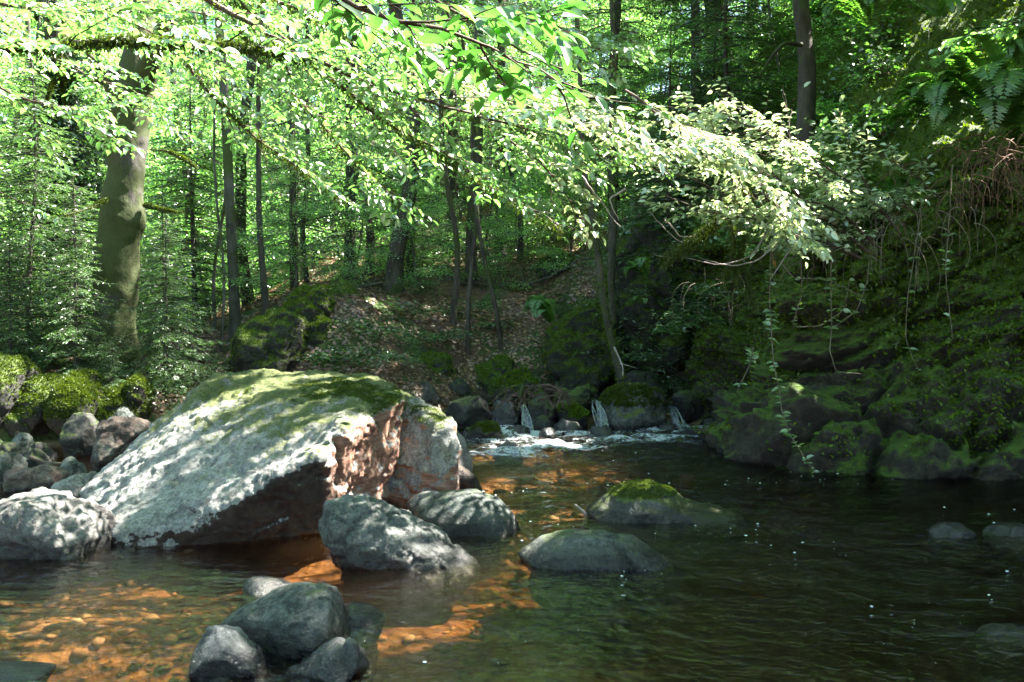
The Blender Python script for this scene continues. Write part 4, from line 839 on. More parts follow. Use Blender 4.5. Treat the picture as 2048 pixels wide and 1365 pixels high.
def spruce(name, seed, h, cr, r0, base=.08, mat='needle', whorl=.42, nb=6, dens=1.0, nL=.055, bark='bark_dark', sparse=0.0, beardy=0, top=1.0):
    rng = np.random.default_rng(seed); root = empty(name); W = Wood(); tp = trunk_path(h, (0, 0), .12, seed)
    W.tube(tp, r0 * np.linspace(1, .1, len(tp)) * (1 + .3 * np.exp(-tp[:, 2] * 3)), 8, .08, seed); W.out('trunk', M[bark], root); W = Wood()
    P_, D_, N_ = [], [], []; MO = Leaves(); z = h * base; a = 0
    while z < h * top - .2:
        u = z / h; R_ = cr * (1 - u) ** .75 * (.55 + .45 * min(1, (u - base) * 6 + .3))
        for b_ in range(nb):
            if rng.random() < .1 + sparse * (1 - u): continue
            a = b_ * 2 * PI / nb + rng.normal() * .3 + z * 3; ln = R_ * (.7 + .5 * rng.random()); k = 9; tt = np.linspace(0, 1, k)
            o = np.array([np.interp(z, tp[:, 2], tp[:, 0]), np.interp(z, tp[:, 2], tp[:, 1]), z + rng.normal() * .06]); d = np.array([math.cos(a), math.sin(a), 0])
            q = o + d * (tt * ln)[:, None] + UP * ((.18 * tt - .55 * tt ** 1.7 + .25 * tt ** 4) * ln)[:, None]; W.tube(q, (.006 + r0 * .12 * (1 - u)) * np.linspace(1, .15, k), 4)
            sd = np.array([-d[1], d[0], 0]); nt_ = int(ln / .085 * dens)
            v = (.12 + .88 * (np.arange(nt_) + rng.random(nt_)) / max(nt_, 1)); c = np.stack([np.interp(v, tt, q[:, m]) for m in range(3)], 1); sg = np.where(np.arange(nt_) % 2, 1, -1)
            l2 = np.clip(ln * .36 * (1.12 - v) * (.6 + .7 * rng.random(nt_)), .07, .75)
            for cc_, s_, l_ in zip(c, sg, l2):
                m = max(5, int(l_ / nL * 3.2)); dd = nrm(d * .62 + sd * s_ * .8 + rng.normal(size=3) * .13); uu_ = np.linspace(.02, 1, m)
                w_ = cc_ + dd * (uu_ * l_)[:, None] - UP * ((uu_ ** 1.5) * l_ * (.32 + .25 * rng.random()))[:, None]
                sx = nrm(np.cross(UP, dd)); alt = np.where(np.arange(m) % 2, 1, -1)[:, None]; P_.append(w_); D_.append(dd * .75 + sx * alt * .75 + rng.normal(size=(m, 3)) * .25 - UP * .15); N_.append(UP + rng.normal(size=(m, 3)) * .4)
            if beardy:
                m = int(beardy * ln); v = rng.random(m); pm = np.stack([np.interp(v, tt, q[:, i]) for i in range(3)], 1); pm[:, 2] -= rng.random(m) ** 2 * .22; MO.add(pm, rng.normal(size=(m, 3)) * .3 - UP, rng.normal(size=(m, 3)), .05 + .05 * rng.random(m), .012)
        z += whorl * (.8 + .4 * rng.random()) * (1 - .4 * u)
    p = np.concatenate(P_); s = nL * (.7 + .6 * rng.random(len(p))); LV = Leaves(); LV.add(p, np.concatenate(D_), np.concatenate(N_), s, s * .30)
    W.out('branches', M[bark], root); LV.out('foliage', M[mat], root, seed=seed)
    if beardy: MO.out('hanging_moss', M['moss_tuft'], root, seed=seed)
    return root
def copy_tree(o):
    c = o.copy(); C.objects.link(c)
    for ch in o.children:
        d = ch.copy(); C.objects.link(d); d.parent = c
        for g_ in ch.children: e_ = g_.copy(); C.objects.link(e_); e_.parent = d
    return c
USED = set()
def plant(proto, x, y, z=None, s=1.0, rz=0.0, label=None, cat='tree', group=None, tilt=(0, 0)):
    o = proto if proto.name not in USED else copy_tree(proto); USED.add(o.name if o is proto else proto.name)
    o.location = (x, y, (hz(x, y) - .12) if z is None else z); o.scale = (s, s, s); o.rotation_euler = (tilt[0], tilt[1], rz); tag(o, label, cat, group); return o
def at(px, Y): return P(px, 600, Y)[0]
ORD = 'first second third fourth fifth sixth seventh eighth ninth tenth eleventh twelfth thirteenth fourteenth fifteenth sixteenth seventeenth eighteenth nineteenth twentieth'.split()
def ordinal(i):
    if i < 20: return ORD[i]
    n_ = i + 1; tens = ['twenty', 'thirty', 'forty', 'fifty', 'sixty', 'seventy', 'eighty', 'ninety'][n_ // 10 % 10 - 2]; r = n_ % 10; h_ = 'hundred and ' if n_ > 100 else ''
    if n_ == 100: return 'hundredth'
    if n_ > 100 and n_ < 121: return 'hundred and ' + ORD[n_ - 101]
    return h_ + ((tens + ' ' + ORD[r - 1]) if r else tens[:-1] + 'ieth')
def rank(objs, text):
    """text with {} for the thing's place from the left of its kind in the photograph"""
    for i, o in enumerate(sorted(objs, key=lambda o: proj(np.array(o.location))[0])): o['label'] = text.format(ordinal(i))

# ---------------- far wood
decA = deciduous('broadleaf_tree', 201, 15, 4.6, .17, .125, 24, .12, per=30, sub=8)
decB = deciduous('broadleaf_tree', 202, 18, 5.0, .20, .13, 26, .10, per=30, sub=8, lean=(.04, .02))
decC = deciduous('broadleaf_tree', 203, 12, 4.2, .13, .11, 22, .08, per=34, sub=8, lean=(-.05, 0))
far = []; rng = np.random.default_rng(31)
spots = [(-11, 33), (-16, 32), (-6, 34), (-1.5, 35), (3.5, 34), (-8, 38), (-14, 38), (-20, 36), (8, 37), (-24, 32), (-5, 42), (1, 41), (12, 36), (-11, 44), (-18, 45), (-25, 42), (6, 43), (16, 40), (3, 48), (-4, 50), (-12, 52), (-22, 54),
         (12, 48), (20, 46), (-30, 48), (10, 55), (20, 55), (-32, 36), (0, 58), (-16, 60), (-28, 62), (26, 46), (15, 30), (20, 33)]
for i, (x, y) in enumerate(spots):
    x += rng.normal() * .6; y += rng.normal() * .6
    far.append(plant([decA, decB, decC][i % 3], x, y, s=(.9 + .25 * rng.random()) * (1 + max(0, y - 40) * .012), rz=rng.random() * 6.28, cat='tree', group='bright green trees of the wood beyond the stream'))
rank(far, 'bright leafy tree of the far wood, {} from the left end of its row')
sapA = deciduous('sapling', 211, 5.5, 2.0, .04, .075, 20, .06, per=30, sub=6, bark='bark_grey'); sapB = deciduous('sapling', 212, 6.5, 2.3, .05, .08, 22, .08, per=32, sub=6, bark='bark_grey', lean=(.05, 0))
sp = []; sps = [(-7.0, 15.6, .8), (-9.6, 17, .9), (-5.6, 18.5, .9), (-8.2, 20.5, 1.0), (-12, 21, 1.1), (-4.6, 22, .9), (-6.8, 24.5, 1.1), (-10.5, 25.5, 1.2), (-14.5, 26, 1.2), (-3.6, 26.5, 1.0), (-8, 29, 1.2), (-17.5, 29, 1.3), (-5.2, 30, 1.2), (-1.5, 29, 1.0), (-13, 31, 1.4),
    (1.0, 28, 1.0), (4.0, 27.5, 1.0), (2.0, 23.5, .8), (6.5, 25, 1.0), (9, 27, 1.2), (6.0, 20.5, .9), (8.8, 21.5, 1.0), (4.6, 17.2, .7), (11.5, 23.5, 1.1), (12.5, 29, 1.3), (6.6, 30, 1.2), (7.2, 17.0, .8), (3.1, 20.2, .7), (-11.8, 15.2, .8), (-14.5, 18.5, 1.1), (1.2, 20.5, .6), (-1.6, 16.6, .42), (.2, 17.6, .4), (1.5, 18.4, .45), (-2.7, 17.3, .5), (-.4, 19.6, .55), (2.6, 19.4, .5), (-3.5, 15.9, .4), (-2.0, 20.5, .7), (.9, 22.3, .7), (-.8, 24.5, .9), (2.9, 25, .9)]
for i, (x, y, k) in enumerate(sps): sp.append(plant([sapA, sapB][i % 2], x, y, s=k, rz=i * 1.9, cat='sapling', group='sunlit saplings in the clearing'))
rank(sp, 'sunlit leafy sapling in the clearing behind the near trees, {} from the left')

# ---------------- spruces
spA = spruce('spruce_tree', 301, 9.5, 1.9, .10, .10, 'needle', nL=.06)
spB = spruce('spruce_tree', 302, 13, 2.4, .14, .12, 'needle', nL=.065, sparse=.25, beardy=60)
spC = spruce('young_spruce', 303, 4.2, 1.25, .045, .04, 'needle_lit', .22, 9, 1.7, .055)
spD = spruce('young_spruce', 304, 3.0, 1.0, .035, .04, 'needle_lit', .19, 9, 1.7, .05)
young = []
for i, (px, Y, s, k) in enumerate([(60, 12.6, 1.0, 0), (150, 12.4, .85, 1), (-60, 13, 1.3, 0), (330, 14.5, .95, 1), (100, 14.6, 1.35, 0), (330, 12.0, .8, 1), (150, 11.7, .75, 1), (225, 11.3, .34, 1), (390, 17.5, 1.15, 0), (215, 15.5, 1.1, 0), (20, 11.8, .6, 1), (440, 24, 1.3, 0)]):
    young.append(plant([spC, spD][k], at(px, Y), Y, s=s, rz=i * 1.7, cat='spruce', group='young spruces around the big beech'))
rank(young, 'young feathery spruce near the big mossy beech, {} of them from the left')
darks = []
for i, (px, Y, s, k) in enumerate([(590, 17.5, .8, 0), (700, 19.5, .9, 1), (820, 18.5, .85, 0), (900, 20.5, .95, 1), (1000, 21, .9, 1), (1230, 19.5, .9, 1), (1380, 18.8, .85, 1), (1500, 20, 1.0, 1), (1600, 22, 1.0, 0), (1430, 16.2, .62, 0)]):
    darks.append(plant([spA, spB][k], at(px, Y), Y, s=s, rz=i * 2.1, cat='spruce', group='dark spruces behind the leafy slope'))
plant(spC, at(1340, 14.8), 14.8, s=1.5, rz=.4, label='pale feathered spruce rising behind the mossy rock pillar', cat='spruce'); plant(spC, at(1470, 15.5), 15.5, s=1.75, rz=2.4, label='taller pale spruce nearer the brown trunk on the steep slope', cat='spruce')
rank(darks, 'tall dark spruce behind the leafy slope, {} from the left of that stand')

# ---------------- bare trunks on and behind the slope: (photo x at foot, distance, width px, photo x at 300 px higher, material, height)
tr = []
TR = [(470, 15.6, 22, 462, 'bark_grey'), (500, 19, 26, 497, 'bark_dark'), (532, 15.2, 13, 527, 'bark_dark'), (617, 19, 11, 600, 'bark_moss'), 
      (738, 18.5, 18, 716, 'bark_dark'), (787, 16.6, 33, 785, 'bark_moss'),
      (905, 15.4, 12, 885, 'bark_moss'), (943, 17, 22, 940, 'bark_moss'), (936, 14.9, 9, 940, 'bark_moss'), (1003, 15.2, 9, 975, 'bark_moss'), (1040, 19, 10, 1035, 'bark_dark'),
      (430, 16, 7, 425, 'bark_grey'), (441, 15, 6, 428, 'bark_grey'), (130, 18, 38, 140, 'bark_dark'), (345, 21, 18, 350, 'bark_dark'), (60, 17, 14, 50, 'bark_dark'), (410, 24, 12, 405, 'bark_grey')]
for i, (px, Y, wd, px2, mt) in enumerate(TR):
    x = at(px, Y); z0 = hz(x, Y) - .15; hgt = 11.0; root = empty('bare_trunk', (x, Y, z0)); r = wd / 2 / FPX * Y
    ln = (at(px2, Y) - x) / (300 / FPX * Y); q = trunk_path(hgt, (ln, 0), .34, 400 + i, 34); W = Wood(); W.tube(q, r * (np.linspace(1.0, .45, 34)) * (1 + .5 * np.exp(-q[:, 2] * 3)), 8, .10, i); W.out('trunk', M[mt], root)
    rg = np.random.default_rng(500 + i); W = Wood()
    for j in range(9):                                       # dead stubs and side twigs
        z = .8 + rg.random() * 6; a = rg.random() * 6.28; ln_ = (.25 + .6 * rg.random()); o_ = np.array([np.interp(z, q[:, 2], q[:, 0]), np.interp(z, q[:, 2], q[:, 1]), z]); d = np.array([math.cos(a), math.sin(a), rg.normal() * .25])
        tt = np.linspace(0, 1, 6); s_ = o_ + d * (tt * ln_)[:, None] - UP * (tt ** 2 * ln_ * .3)[:, None] + vnoise(np.stack([tt * 3, tt * 0 + j, tt * 0 + i], 1))[:, None] * .05; W.tube(s_, np.linspace(max(.006, r * .13), .002, 6), 4)
    W.out('side_branches', M[mt], root); root['category'] = 'tree'; root['group'] = 'slim bare trunks in the wood'; tr.append(root)
rank(tr, 'slim upright trunk rising through the wood, {} one counted from the left')

# ---------------- the big mossy beech
T0 = [(222, 735, 12.3, 118), (226, 700, 12.3, 98), (229, 650, 12.3, 88), (231, 600, 12.3, 84), (233, 540, 12.3, 82), (236, 480, 12.3, 82), (242, 440, 12.3, 86), (243, 400, 12.3, 76), (250, 350, 12.3, 72), (255, 300, 12.3, 74), (262, 250, 12.3, 74), (264, 210, 12.3, 80), (266, 180, 12.3, 88), (272, 160, 12.3, 60), (276, 140, 12.35, 34)]
bb = empty('beech_tree', tuple(P(222, 735, 12.3))); b0 = np.array(bb.location)
def loc(l): return np.array([P(*a[:3]) for a in l]) - b0
q = loc(T0); q = np.concatenate([q[:1] - [0, 0, .4], q]); r = np.array([T0[0][3] * 1.25] + [a[3] for a in T0]) / 2 / FPX * 12.3
n = 170; s = np.linspace(0, 1, n); s0 = np.linspace(0, 1, len(q)); qq = np.stack([np.interp(s, s0, q[:, i]) for i in range(3)], 1); rr_ = np.interp(s, s0, r)
rr_ = np.convolve(np.pad(rr_, 3, 'edge'), np.ones(7) / 7, 'valid'); qq = np.stack([np.convolve(np.pad(qq[:, i], 3, 'edge'), np.ones(7) / 7, 'valid') for i in range(3)], 1)
W = Wood(); W.tube(qq, rr_ * (1 + .05 * np.sin(qq[:, 2] * 7)), 64, .16, 3)
W.tube(loc([(258, 230, 12.3), (268, 170, 12.3), (280, 110, 12.35), (286, 60, 12.4), (292, 0, 12.5), (300, -150, 12.8), (305, -420, 13.5), (330, -800, 14.5)]), np.array([34, 38, 32, 27, 25, 22, 17, 8]) / FPX * 12.3, 14, .1, 4)
W.tube(loc([(266, 240, 12.3), (280, 180, 12.3), (300, 125, 12.1), (318, 85, 11.9), (345, 0, 11.6), (410, -150, 11.2), (480, -400, 10.6)]), np.array([28, 28, 20, 16, 14, 12, 7]) / FPX * 12.3, 12, .1, 5)
W.tube(loc([(255, 250, 12.3), (245, 200, 12.3), (228, 165, 12.25), (212, 148, 12.2), (203, 140, 12.2)]), np.array([30, 30, 22, 13, 6]) / FPX * 12.3, 12, .12, 6)
kc = loc([(284, 452, 12.2)])[0]; v_ = W.V[0]; d_ = np.linalg.norm((v_ - kc) * [1, .8, .8], axis=1); v_ += np.array([.9, -.3, .15])[None] * (.10 * np.exp(-(d_ / .17) ** 2))[:, None]
W.out('trunk', M['bark_beech'], bb)
W = Wood()
for l, r0 in [([(205, 145, 12.2), (190, 120, 12.1), (165, 100, 12), (150, 88, 11.9), (120, 70, 11.7)], 5), ([(210, 165, 12.2), (180, 160, 12.1), (150, 157, 12), (110, 158, 11.9), (100, 180, 11.8), (95, 200, 11.8)], 4),
              ([(122, 95, 12), (122, 150, 12), (128, 190, 12), (135, 215, 12), (146, 240, 12)], 5), ([(76, 40, 12), (78, 20, 12), (95, 12, 12), (115, 14, 12), (128, 40, 12), (135, 60, 12)], 4),
              ([(300, 300, 12.2), (340, 302, 12), (370, 318, 11.8), (395, 335, 11.7)], 2), ([(290, 410, 12.2), (330, 420, 12), (370, 425, 11.8)], 1.6), ([(215, 400, 12), (170, 420, 11.6), (130, 430, 11.3)], 1.5)]:
    q = bez(loc(l), 20); W.tube(q, np.linspace(r0, r0 * .3, 20) / FPX * 12.3, 6, .2, 9)
W.out('branches', M['bark_moss'], bb)
rng = np.random.default_rng(8); p, q = tri_sample(*[(np.concatenate([o_ for o_ in [np.array([v.co[:] for v in bb.children[0].data.vertices])]])), [np.array([f.vertices[:] for f in bb.children[0].data.polygons])]], 26000, rng,
     lambda c, n: smooth(.1, .4, fbm(c, 1.5, 4, 3) - n[:, 0] * .35 + .15) + .02)
lv = Leaves(); s_ = .02 + .02 * rng.random(len(p)); lv.add(p, q * .6 + rv(len(p), .5, rng) - UP * .3, rv(len(p), 1, rng), s_, s_ * .35); lv.out('moss', M['moss_tuft'], bb, seed=2)
tag(bb, 'big old beech with a thick mossy trunk forking at the top', 'tree')
# ivy-clad trunk behind it
iv = empty('ivy_tree', (at(128, 15), 15, hz(at(128, 15), 15) - .1)); W = Wood(); h = trunk_path(10, (.005, 0), .1, 77, 30); W.tube(h, np.linspace(.19, .14, 30), 12, .12, 2); W.out('trunk', M['bark_dark'], iv)
n = 5200; z = 1.2 + 3.2 * rng.random(n) ** .8; a = rng.random(n) * 6.28; rr_ = (.20 + .26 * rng.random(n) ** 2 * (1 + np.sin(z * 3)))
p = np.stack([np.cos(a) * rr_, np.sin(a) * rr_, z], 1); lv = Leaves(); s_ = .05 + .04 * rng.random(n); lv.add(p, np.stack([np.cos(a), np.sin(a), -.7 + 0 * a], 1) + rv(n, .4, rng), p * [1, 1, 0] + rv(n, .4, rng), s_, s_ * .9); lv.out('ivy', M['ivy'], iv, near=True)
tag(iv, 'tree trunk wrapped in dark ivy standing behind the big beech', 'tree')

# ---------------- overhanging limbs near the camera
BC = [(P(430, 900, 7.2), .95), (P(640, 800, 7.7), .9), (P(300, 1000, 6.9), .8), (P(820, 850, 7.9), .6), (P(690, 960, 6.9), .45), (P(110, 1040, 6.2), .4), (G(1050, 985), .6), (G(1160, 965), .45), (P(1250, 790, 12.1), .45), (G(300, 1165), .45)]
def streaks(p):  # cuts stripes out of the leaves so streaks of sun fall at chosen spots
    g_ = p[:, :2] - (SUN[:2] / SUN[2])[None] * (p[:, 2:3] - .8); s_ = g_ @ np.array([math.cos(AZ), -math.sin(AZ)]); t_ = g_ @ np.array([math.sin(AZ), math.cos(AZ)])
    n_ = fbm(np.stack([s_ * 8.0, t_ * .5, s_ * 0], 1), 1.0, 1, 70); k = np.zeros(len(p), bool)
    for c, r_ in BC:
        v = p - c; a = v @ SUN; d = np.linalg.norm(v - a[:, None] * SUN, axis=1); k |= (a > 0) & (d < r_)
    return ~(k & (n_ < np.where(np.linalg.norm(g_ - np.array([-1.2, 7.2]), axis=1) < 1.6, -.02, .35)))
def limb(label, pts, r0, twig, leafL, seed, mat='beech', name='overhanging_branch', **kw):
    q = np.array([P(*a) for a in pts]); root = empty(name, tuple(q[0])); tag(root, label, 'branch', kw.pop('group', None)); b = kw.pop('moss', None)
    kw.setdefault('keep', lambda p, o=q[0]: streaks(p + o)); bough(root, q - q[0], r0, twig, leafL, seed, mat, **kw)
    if b: beard(root, q - q[0], b[0], b[1], seed + 1)
    return root
NEARW = dict(wood='twig', near=True)
limb('nearest drooping branch with large clear green leaves at the top centre', [(470, -160, 2.55), (600, -50, 2.6), (720, 15, 2.65), (850, 60, 2.75), (980, 105, 2.85), (1090, 150, 2.9), (1180, 190, 2.95)], .009, .42, .078, 601, 'beech_near', step=.10, dens=1.0)
limb('second near branch of large leaves crossing the top edge', [(560, -200, 2.9), (760, -60, 3.0), (900, 20, 3.1), (1010, 70, 3.2), (1120, 130, 3.2)], .008, .40, .078, 602, 'beech_near', step=.11)
limb('mossy horizontal limb with hanging moss crossing in front of the big beech', [(-120, 95, 5.2), (0, 84, 5.3), (90, 90, 5.3), (160, 82, 5.35), (260, 76, 5.4), (380, 84, 5.5), (480, 88, 5.6), (620, 110, 5.8)], .022, .55, .072, 603, 'beech', wood='bark_moss', step=.14, moss=(9000, .035))
limb('long sunlit branch sweeping from the top left towards the cliff', [(330, -60, 5.6), (480, 40, 5.8), (640, 120, 6.0), (800, 190, 6.2), (960, 240, 6.5), (1100, 280, 6.7), (1240, 320, 6.9), (1330, 345, 7.0)], .018, .72, .076, 604, step=.10, moss=(1500, .03))
limb('branch just under the long sunlit one with moss beards', [(420, -40, 6.2), (560, 70, 6.3), (700, 190, 6.5), (850, 290, 6.8), (960, 360, 7.0), (1050, 420, 7.1), (1120, 455, 7.2)], .016, .62, .076, 605, step=.11, moss=(2500, .035))
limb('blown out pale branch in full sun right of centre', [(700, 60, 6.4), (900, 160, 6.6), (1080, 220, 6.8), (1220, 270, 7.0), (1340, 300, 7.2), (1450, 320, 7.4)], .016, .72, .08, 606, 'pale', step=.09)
limb('leafy branch hanging down over the dark spruces', [(480, 60, 6.6), (580, 180, 6.7), (670, 280, 6.9), (740, 350, 7.0), (800, 400, 7.1)], .013, .60, .074, 607, step=.11, moss=(1800, .035))
limb('thin branch trailing down beside the pale trunks', [(330, 60, 6.4), (420, 180, 6.6), (520, 280, 6.8), (620, 350, 7.0), (690, 400, 7.1)], .012, .50, .072, 608, step=.13, moss=(1500, .035), dens=.95)
limb('upper branch filling the corner above the big beech', [(-150, -40, 6.0), (20, 10, 6.2), (180, 30, 6.4), (330, 20, 6.5), (460, 40, 6.6), (560, 90, 6.7)], .016, .70, .074, 609, step=.10)
limb('branch of bright leaves on the far left edge', [(-220, 60, 6.6), (-60, 150, 6.8), (60, 200, 7.0), (170, 240, 7.2), (240, 290, 7.3)], .014, .60, .072, 610, step=.12)
limb('topmost leafy branch between the beech fork and the centre', [(250, -120, 6.0), (420, -40, 6.2), (600, 20, 6.3), (760, 90, 6.5), (900, 150, 6.7), (1040, 190, 6.9)], .016, .72, .075, 611, step=.10, moss=(2500, .04))
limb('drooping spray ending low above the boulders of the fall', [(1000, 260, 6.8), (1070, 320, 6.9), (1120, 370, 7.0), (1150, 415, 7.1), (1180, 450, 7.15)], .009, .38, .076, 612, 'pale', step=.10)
limb('hanging branch low on the left in front of the young spruces', [(-260, 300, 8.0), (-120, 330, 8.2), (0, 380, 8.4), (90, 430, 8.6)], .012, .5, .07, 613, step=.16, dens=.8)
limb('fine leafed branch arching high over the top left', [(-100, -120, 8.0), (80, -40, 8.2), (240, 30, 8.4), (380, 110, 8.6), (500, 200, 8.8), (560, 270, 9)], .016, .85, .075, 630, step=.11)
limb('fine leafed branch lower over the left with gaps of light', [(-200, 0, 8.8), (0, 60, 9.0), (150, 130, 9.2), (280, 200, 9.4), (380, 290, 9.6)], .014, .8, .075, 631, step=.12)
limb('far part of the canopy fringe across the top centre', [(620, -180, 9.0), (780, -60, 9.2), (940, 20, 9.4), (1100, 60, 9.6), (1260, 80, 9.8)], .016, .9, .078, 632, step=.11)
limb('fringe of leaves hanging above the blown out branch', [(900, -150, 8.2), (1020, -20, 8.3), (1120, 60, 8.4), (1220, 110, 8.5), (1300, 120, 8.6)], .014, .75, .078, 633, step=.11)
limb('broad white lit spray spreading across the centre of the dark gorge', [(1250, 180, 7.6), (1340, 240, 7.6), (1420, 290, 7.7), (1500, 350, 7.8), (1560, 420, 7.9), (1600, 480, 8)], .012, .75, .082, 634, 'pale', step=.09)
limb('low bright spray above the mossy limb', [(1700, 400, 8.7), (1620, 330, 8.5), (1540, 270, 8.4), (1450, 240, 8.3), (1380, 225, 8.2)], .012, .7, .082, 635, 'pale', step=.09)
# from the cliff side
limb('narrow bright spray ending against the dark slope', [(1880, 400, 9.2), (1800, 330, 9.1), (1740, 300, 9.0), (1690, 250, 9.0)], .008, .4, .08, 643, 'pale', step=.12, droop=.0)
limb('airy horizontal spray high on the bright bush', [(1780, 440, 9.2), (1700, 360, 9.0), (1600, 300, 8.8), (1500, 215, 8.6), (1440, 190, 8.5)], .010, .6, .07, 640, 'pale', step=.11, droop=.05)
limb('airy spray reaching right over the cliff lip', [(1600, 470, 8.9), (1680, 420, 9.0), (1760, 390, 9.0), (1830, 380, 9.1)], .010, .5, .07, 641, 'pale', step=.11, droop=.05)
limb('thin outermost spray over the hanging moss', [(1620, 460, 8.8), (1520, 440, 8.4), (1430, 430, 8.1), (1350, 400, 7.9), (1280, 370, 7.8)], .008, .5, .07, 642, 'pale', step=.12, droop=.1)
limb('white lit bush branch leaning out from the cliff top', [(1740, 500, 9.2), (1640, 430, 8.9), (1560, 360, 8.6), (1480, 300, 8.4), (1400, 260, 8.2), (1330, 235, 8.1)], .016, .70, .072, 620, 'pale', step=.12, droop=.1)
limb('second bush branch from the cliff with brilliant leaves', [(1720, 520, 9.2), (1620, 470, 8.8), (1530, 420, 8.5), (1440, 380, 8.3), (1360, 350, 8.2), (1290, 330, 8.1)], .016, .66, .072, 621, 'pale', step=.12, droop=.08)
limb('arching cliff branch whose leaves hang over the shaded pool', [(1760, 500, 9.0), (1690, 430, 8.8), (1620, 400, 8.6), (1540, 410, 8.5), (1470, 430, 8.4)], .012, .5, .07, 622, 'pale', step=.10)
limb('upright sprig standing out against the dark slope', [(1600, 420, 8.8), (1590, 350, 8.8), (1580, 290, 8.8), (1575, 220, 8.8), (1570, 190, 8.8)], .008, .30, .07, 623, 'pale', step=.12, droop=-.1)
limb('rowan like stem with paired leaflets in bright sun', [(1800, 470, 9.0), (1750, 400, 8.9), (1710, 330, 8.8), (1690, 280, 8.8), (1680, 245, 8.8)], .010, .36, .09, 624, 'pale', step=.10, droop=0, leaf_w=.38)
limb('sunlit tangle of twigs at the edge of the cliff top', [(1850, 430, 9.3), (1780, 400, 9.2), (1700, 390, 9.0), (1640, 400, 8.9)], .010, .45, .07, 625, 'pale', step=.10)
limb('leafy branch reaching in from the top right corner', [(2150, -30, 8.6), (2060, 40, 8.7), (1980, 60, 8.8), (1920, 90, 8.9)], .012, .5, .072, 626, 'beech', step=.11)
limb('lower leafy branch below the top right corner', [(2150, 130, 8.6), (2060, 160, 8.7), (1990, 150, 8.8), (1930, 165, 8.9)], .012, .5, .072, 627, 'beech', step=.11)
# the mossy dead limb with pale bare twigs
q = np.array([P(*a) for a in [(1560, 400, 8.9), (1500, 390, 8.8), (1470, 372, 8.7), (1460, 410, 8.6), (1430, 445, 8.5), (1395, 475, 8.4), (1330, 520, 8.3)]]); root = empty('mossy_limb', tuple(q[0])); W = Wood(); W.tube(bez(q - q[0], 40), np.linspace(.035, .008, 40), 8, .3, 5); W.out('branch', M['bark_moss'], root)
beard(root, (q - q[0])[1:], 9000, .03, 41, r=.05); W = Wood()
for l in [[(1500, 390, 8.7), (1400, 460, 8.5), (1370, 490, 8.4), (1325, 455, 8.4), (1300, 420, 8.4)], [(1560, 480, 8.7), (1520, 520, 8.6), (1470, 535, 8.5), (1400, 515, 8.4)], [(1560, 400, 8.8), (1530, 470, 8.6), (1505, 515, 8.5), (1450, 530, 8.5), (1310, 508, 8.4)],
          [(1395, 475, 8.4), (1370, 500, 8.4), (1328, 510, 8.4)], [(1330, 440, 8.4), (1360, 470, 8.4), (1400, 470, 8.4)], [(1600, 470, 8.8), (1560, 530, 8.7), (1540, 560, 8.6)], [(1250, 380, 7.8), (1215, 400, 7.8), (1240, 440, 7.8)], [(1150, 345, 7.2), (1200, 395, 7.3), (1232, 440, 7.3), (1250, 455, 7.3)]]:
    a = np.array([P(*c) for c in l]) - q[0]; a = bez(a, 24); a += fbm(a, 8, 3, 4)[:, None] * .03; W.tube(a, np.linspace(.010, .002, 24), 5)
W.out('bare_twigs', M['twig_pale'], root); tag(root, 'crooked green mossy limb with pale bare twigs under the brilliant leaves', 'branch')
for i, (px, py, Y, L_) in enumerate([(1460, 440, 9.2, .62), (1480, 460, 9.2, .5), (1505, 500, 9.3, .55)]):
    r_ = empty('hanging_root', tuple(P(px, py, Y))); tt = np.linspace(0, 1, 20); qq = np.stack([.04 * np.sin(tt * 5 + i), tt * 0, -tt * L_], 1); W = Wood(); W.tube(qq, np.linspace(.02, .006, 20), 6, .5, i); W.out('stem', M['bark_moss'], r_); beard(r_, qq, 1800, .03, 90 + i, r=.04)
    tag(r_, ['longest moss shrouded root hanging beneath the bright bush', 'middle moss shrouded root beneath the bright bush', 'moss shrouded root nearest the green cliff corner'][i], 'root', 'moss shrouded roots')
# leaning mossy tree at the rock rib
q = np.array([P(*a) for a in [(1245, 760, 13.4), (1225, 690, 13.5), (1205, 600, 13.6), (1195, 500, 13.7), (1180, 400, 13.8), (1165, 300, 14), (1160, 150, 14.2), (1150, -50, 14.6)]]); root = empty('leaning_tree', tuple(q[0])); W = Wood(); W.tube(bez(q - q[0], 50), np.linspace(.06, .03, 50), 9, .3, 3); W.out('trunk', M['bark_moss'], root); beard(root, (q - q[0])[:6], 6000, .035, 43, 'moss_dark', r=.09); tag(root, 'leaning moss covered tree growing from the rock rib above the fall', 'tree')
q = np.array([P(*a) for a in [(1225, 650, 14.1), (1222, 540, 14.2), (1228, 420, 14.3), (1220, 300, 14.4), (1228, 100, 14.6), (1220, -50, 14.8)]]); root = empty('slim_tree', tuple(q[0])); W = Wood(); W.tube(bez(q - q[0], 50), np.linspace(.06, .03, 50), 8, .25, 3); W.out('trunk', M['bark_moss'], root); beard(root, (q - q[0])[:5], 3500, .03, 44, 'moss_dark', r=.07); tag(root, 'slim mossy tree close behind the leaning moss covered one', 'tree')
q = np.array([P(*a) for a in [(1600, 420, 13.0), (1612, 250, 13.2), (1615, 120, 13.4), (1600, 0, 13.6), (1595, -150, 14)]]); root = empty('brown_tree', tuple(q[0])); W = Wood(); W.tube(bez(q - q[0], 40), np.linspace(.12, .10, 40), 10, .15, 3)
W.out('trunk', M['bark_dark'], root); W = Wood(); W.tube(bez(np.array([P(*a) for a in [(1603, 90, 13.3), (1570, 85, 13.1), (1545, 110, 12.9), (1520, 150, 12.8)]]) - q[0], 20), np.linspace(.035, .01, 20), 6, .3, 3); W.out('branch', M['bark_moss'], root); tag(root, 'brown trunk high on the steep slope above the cliff', 'tree')

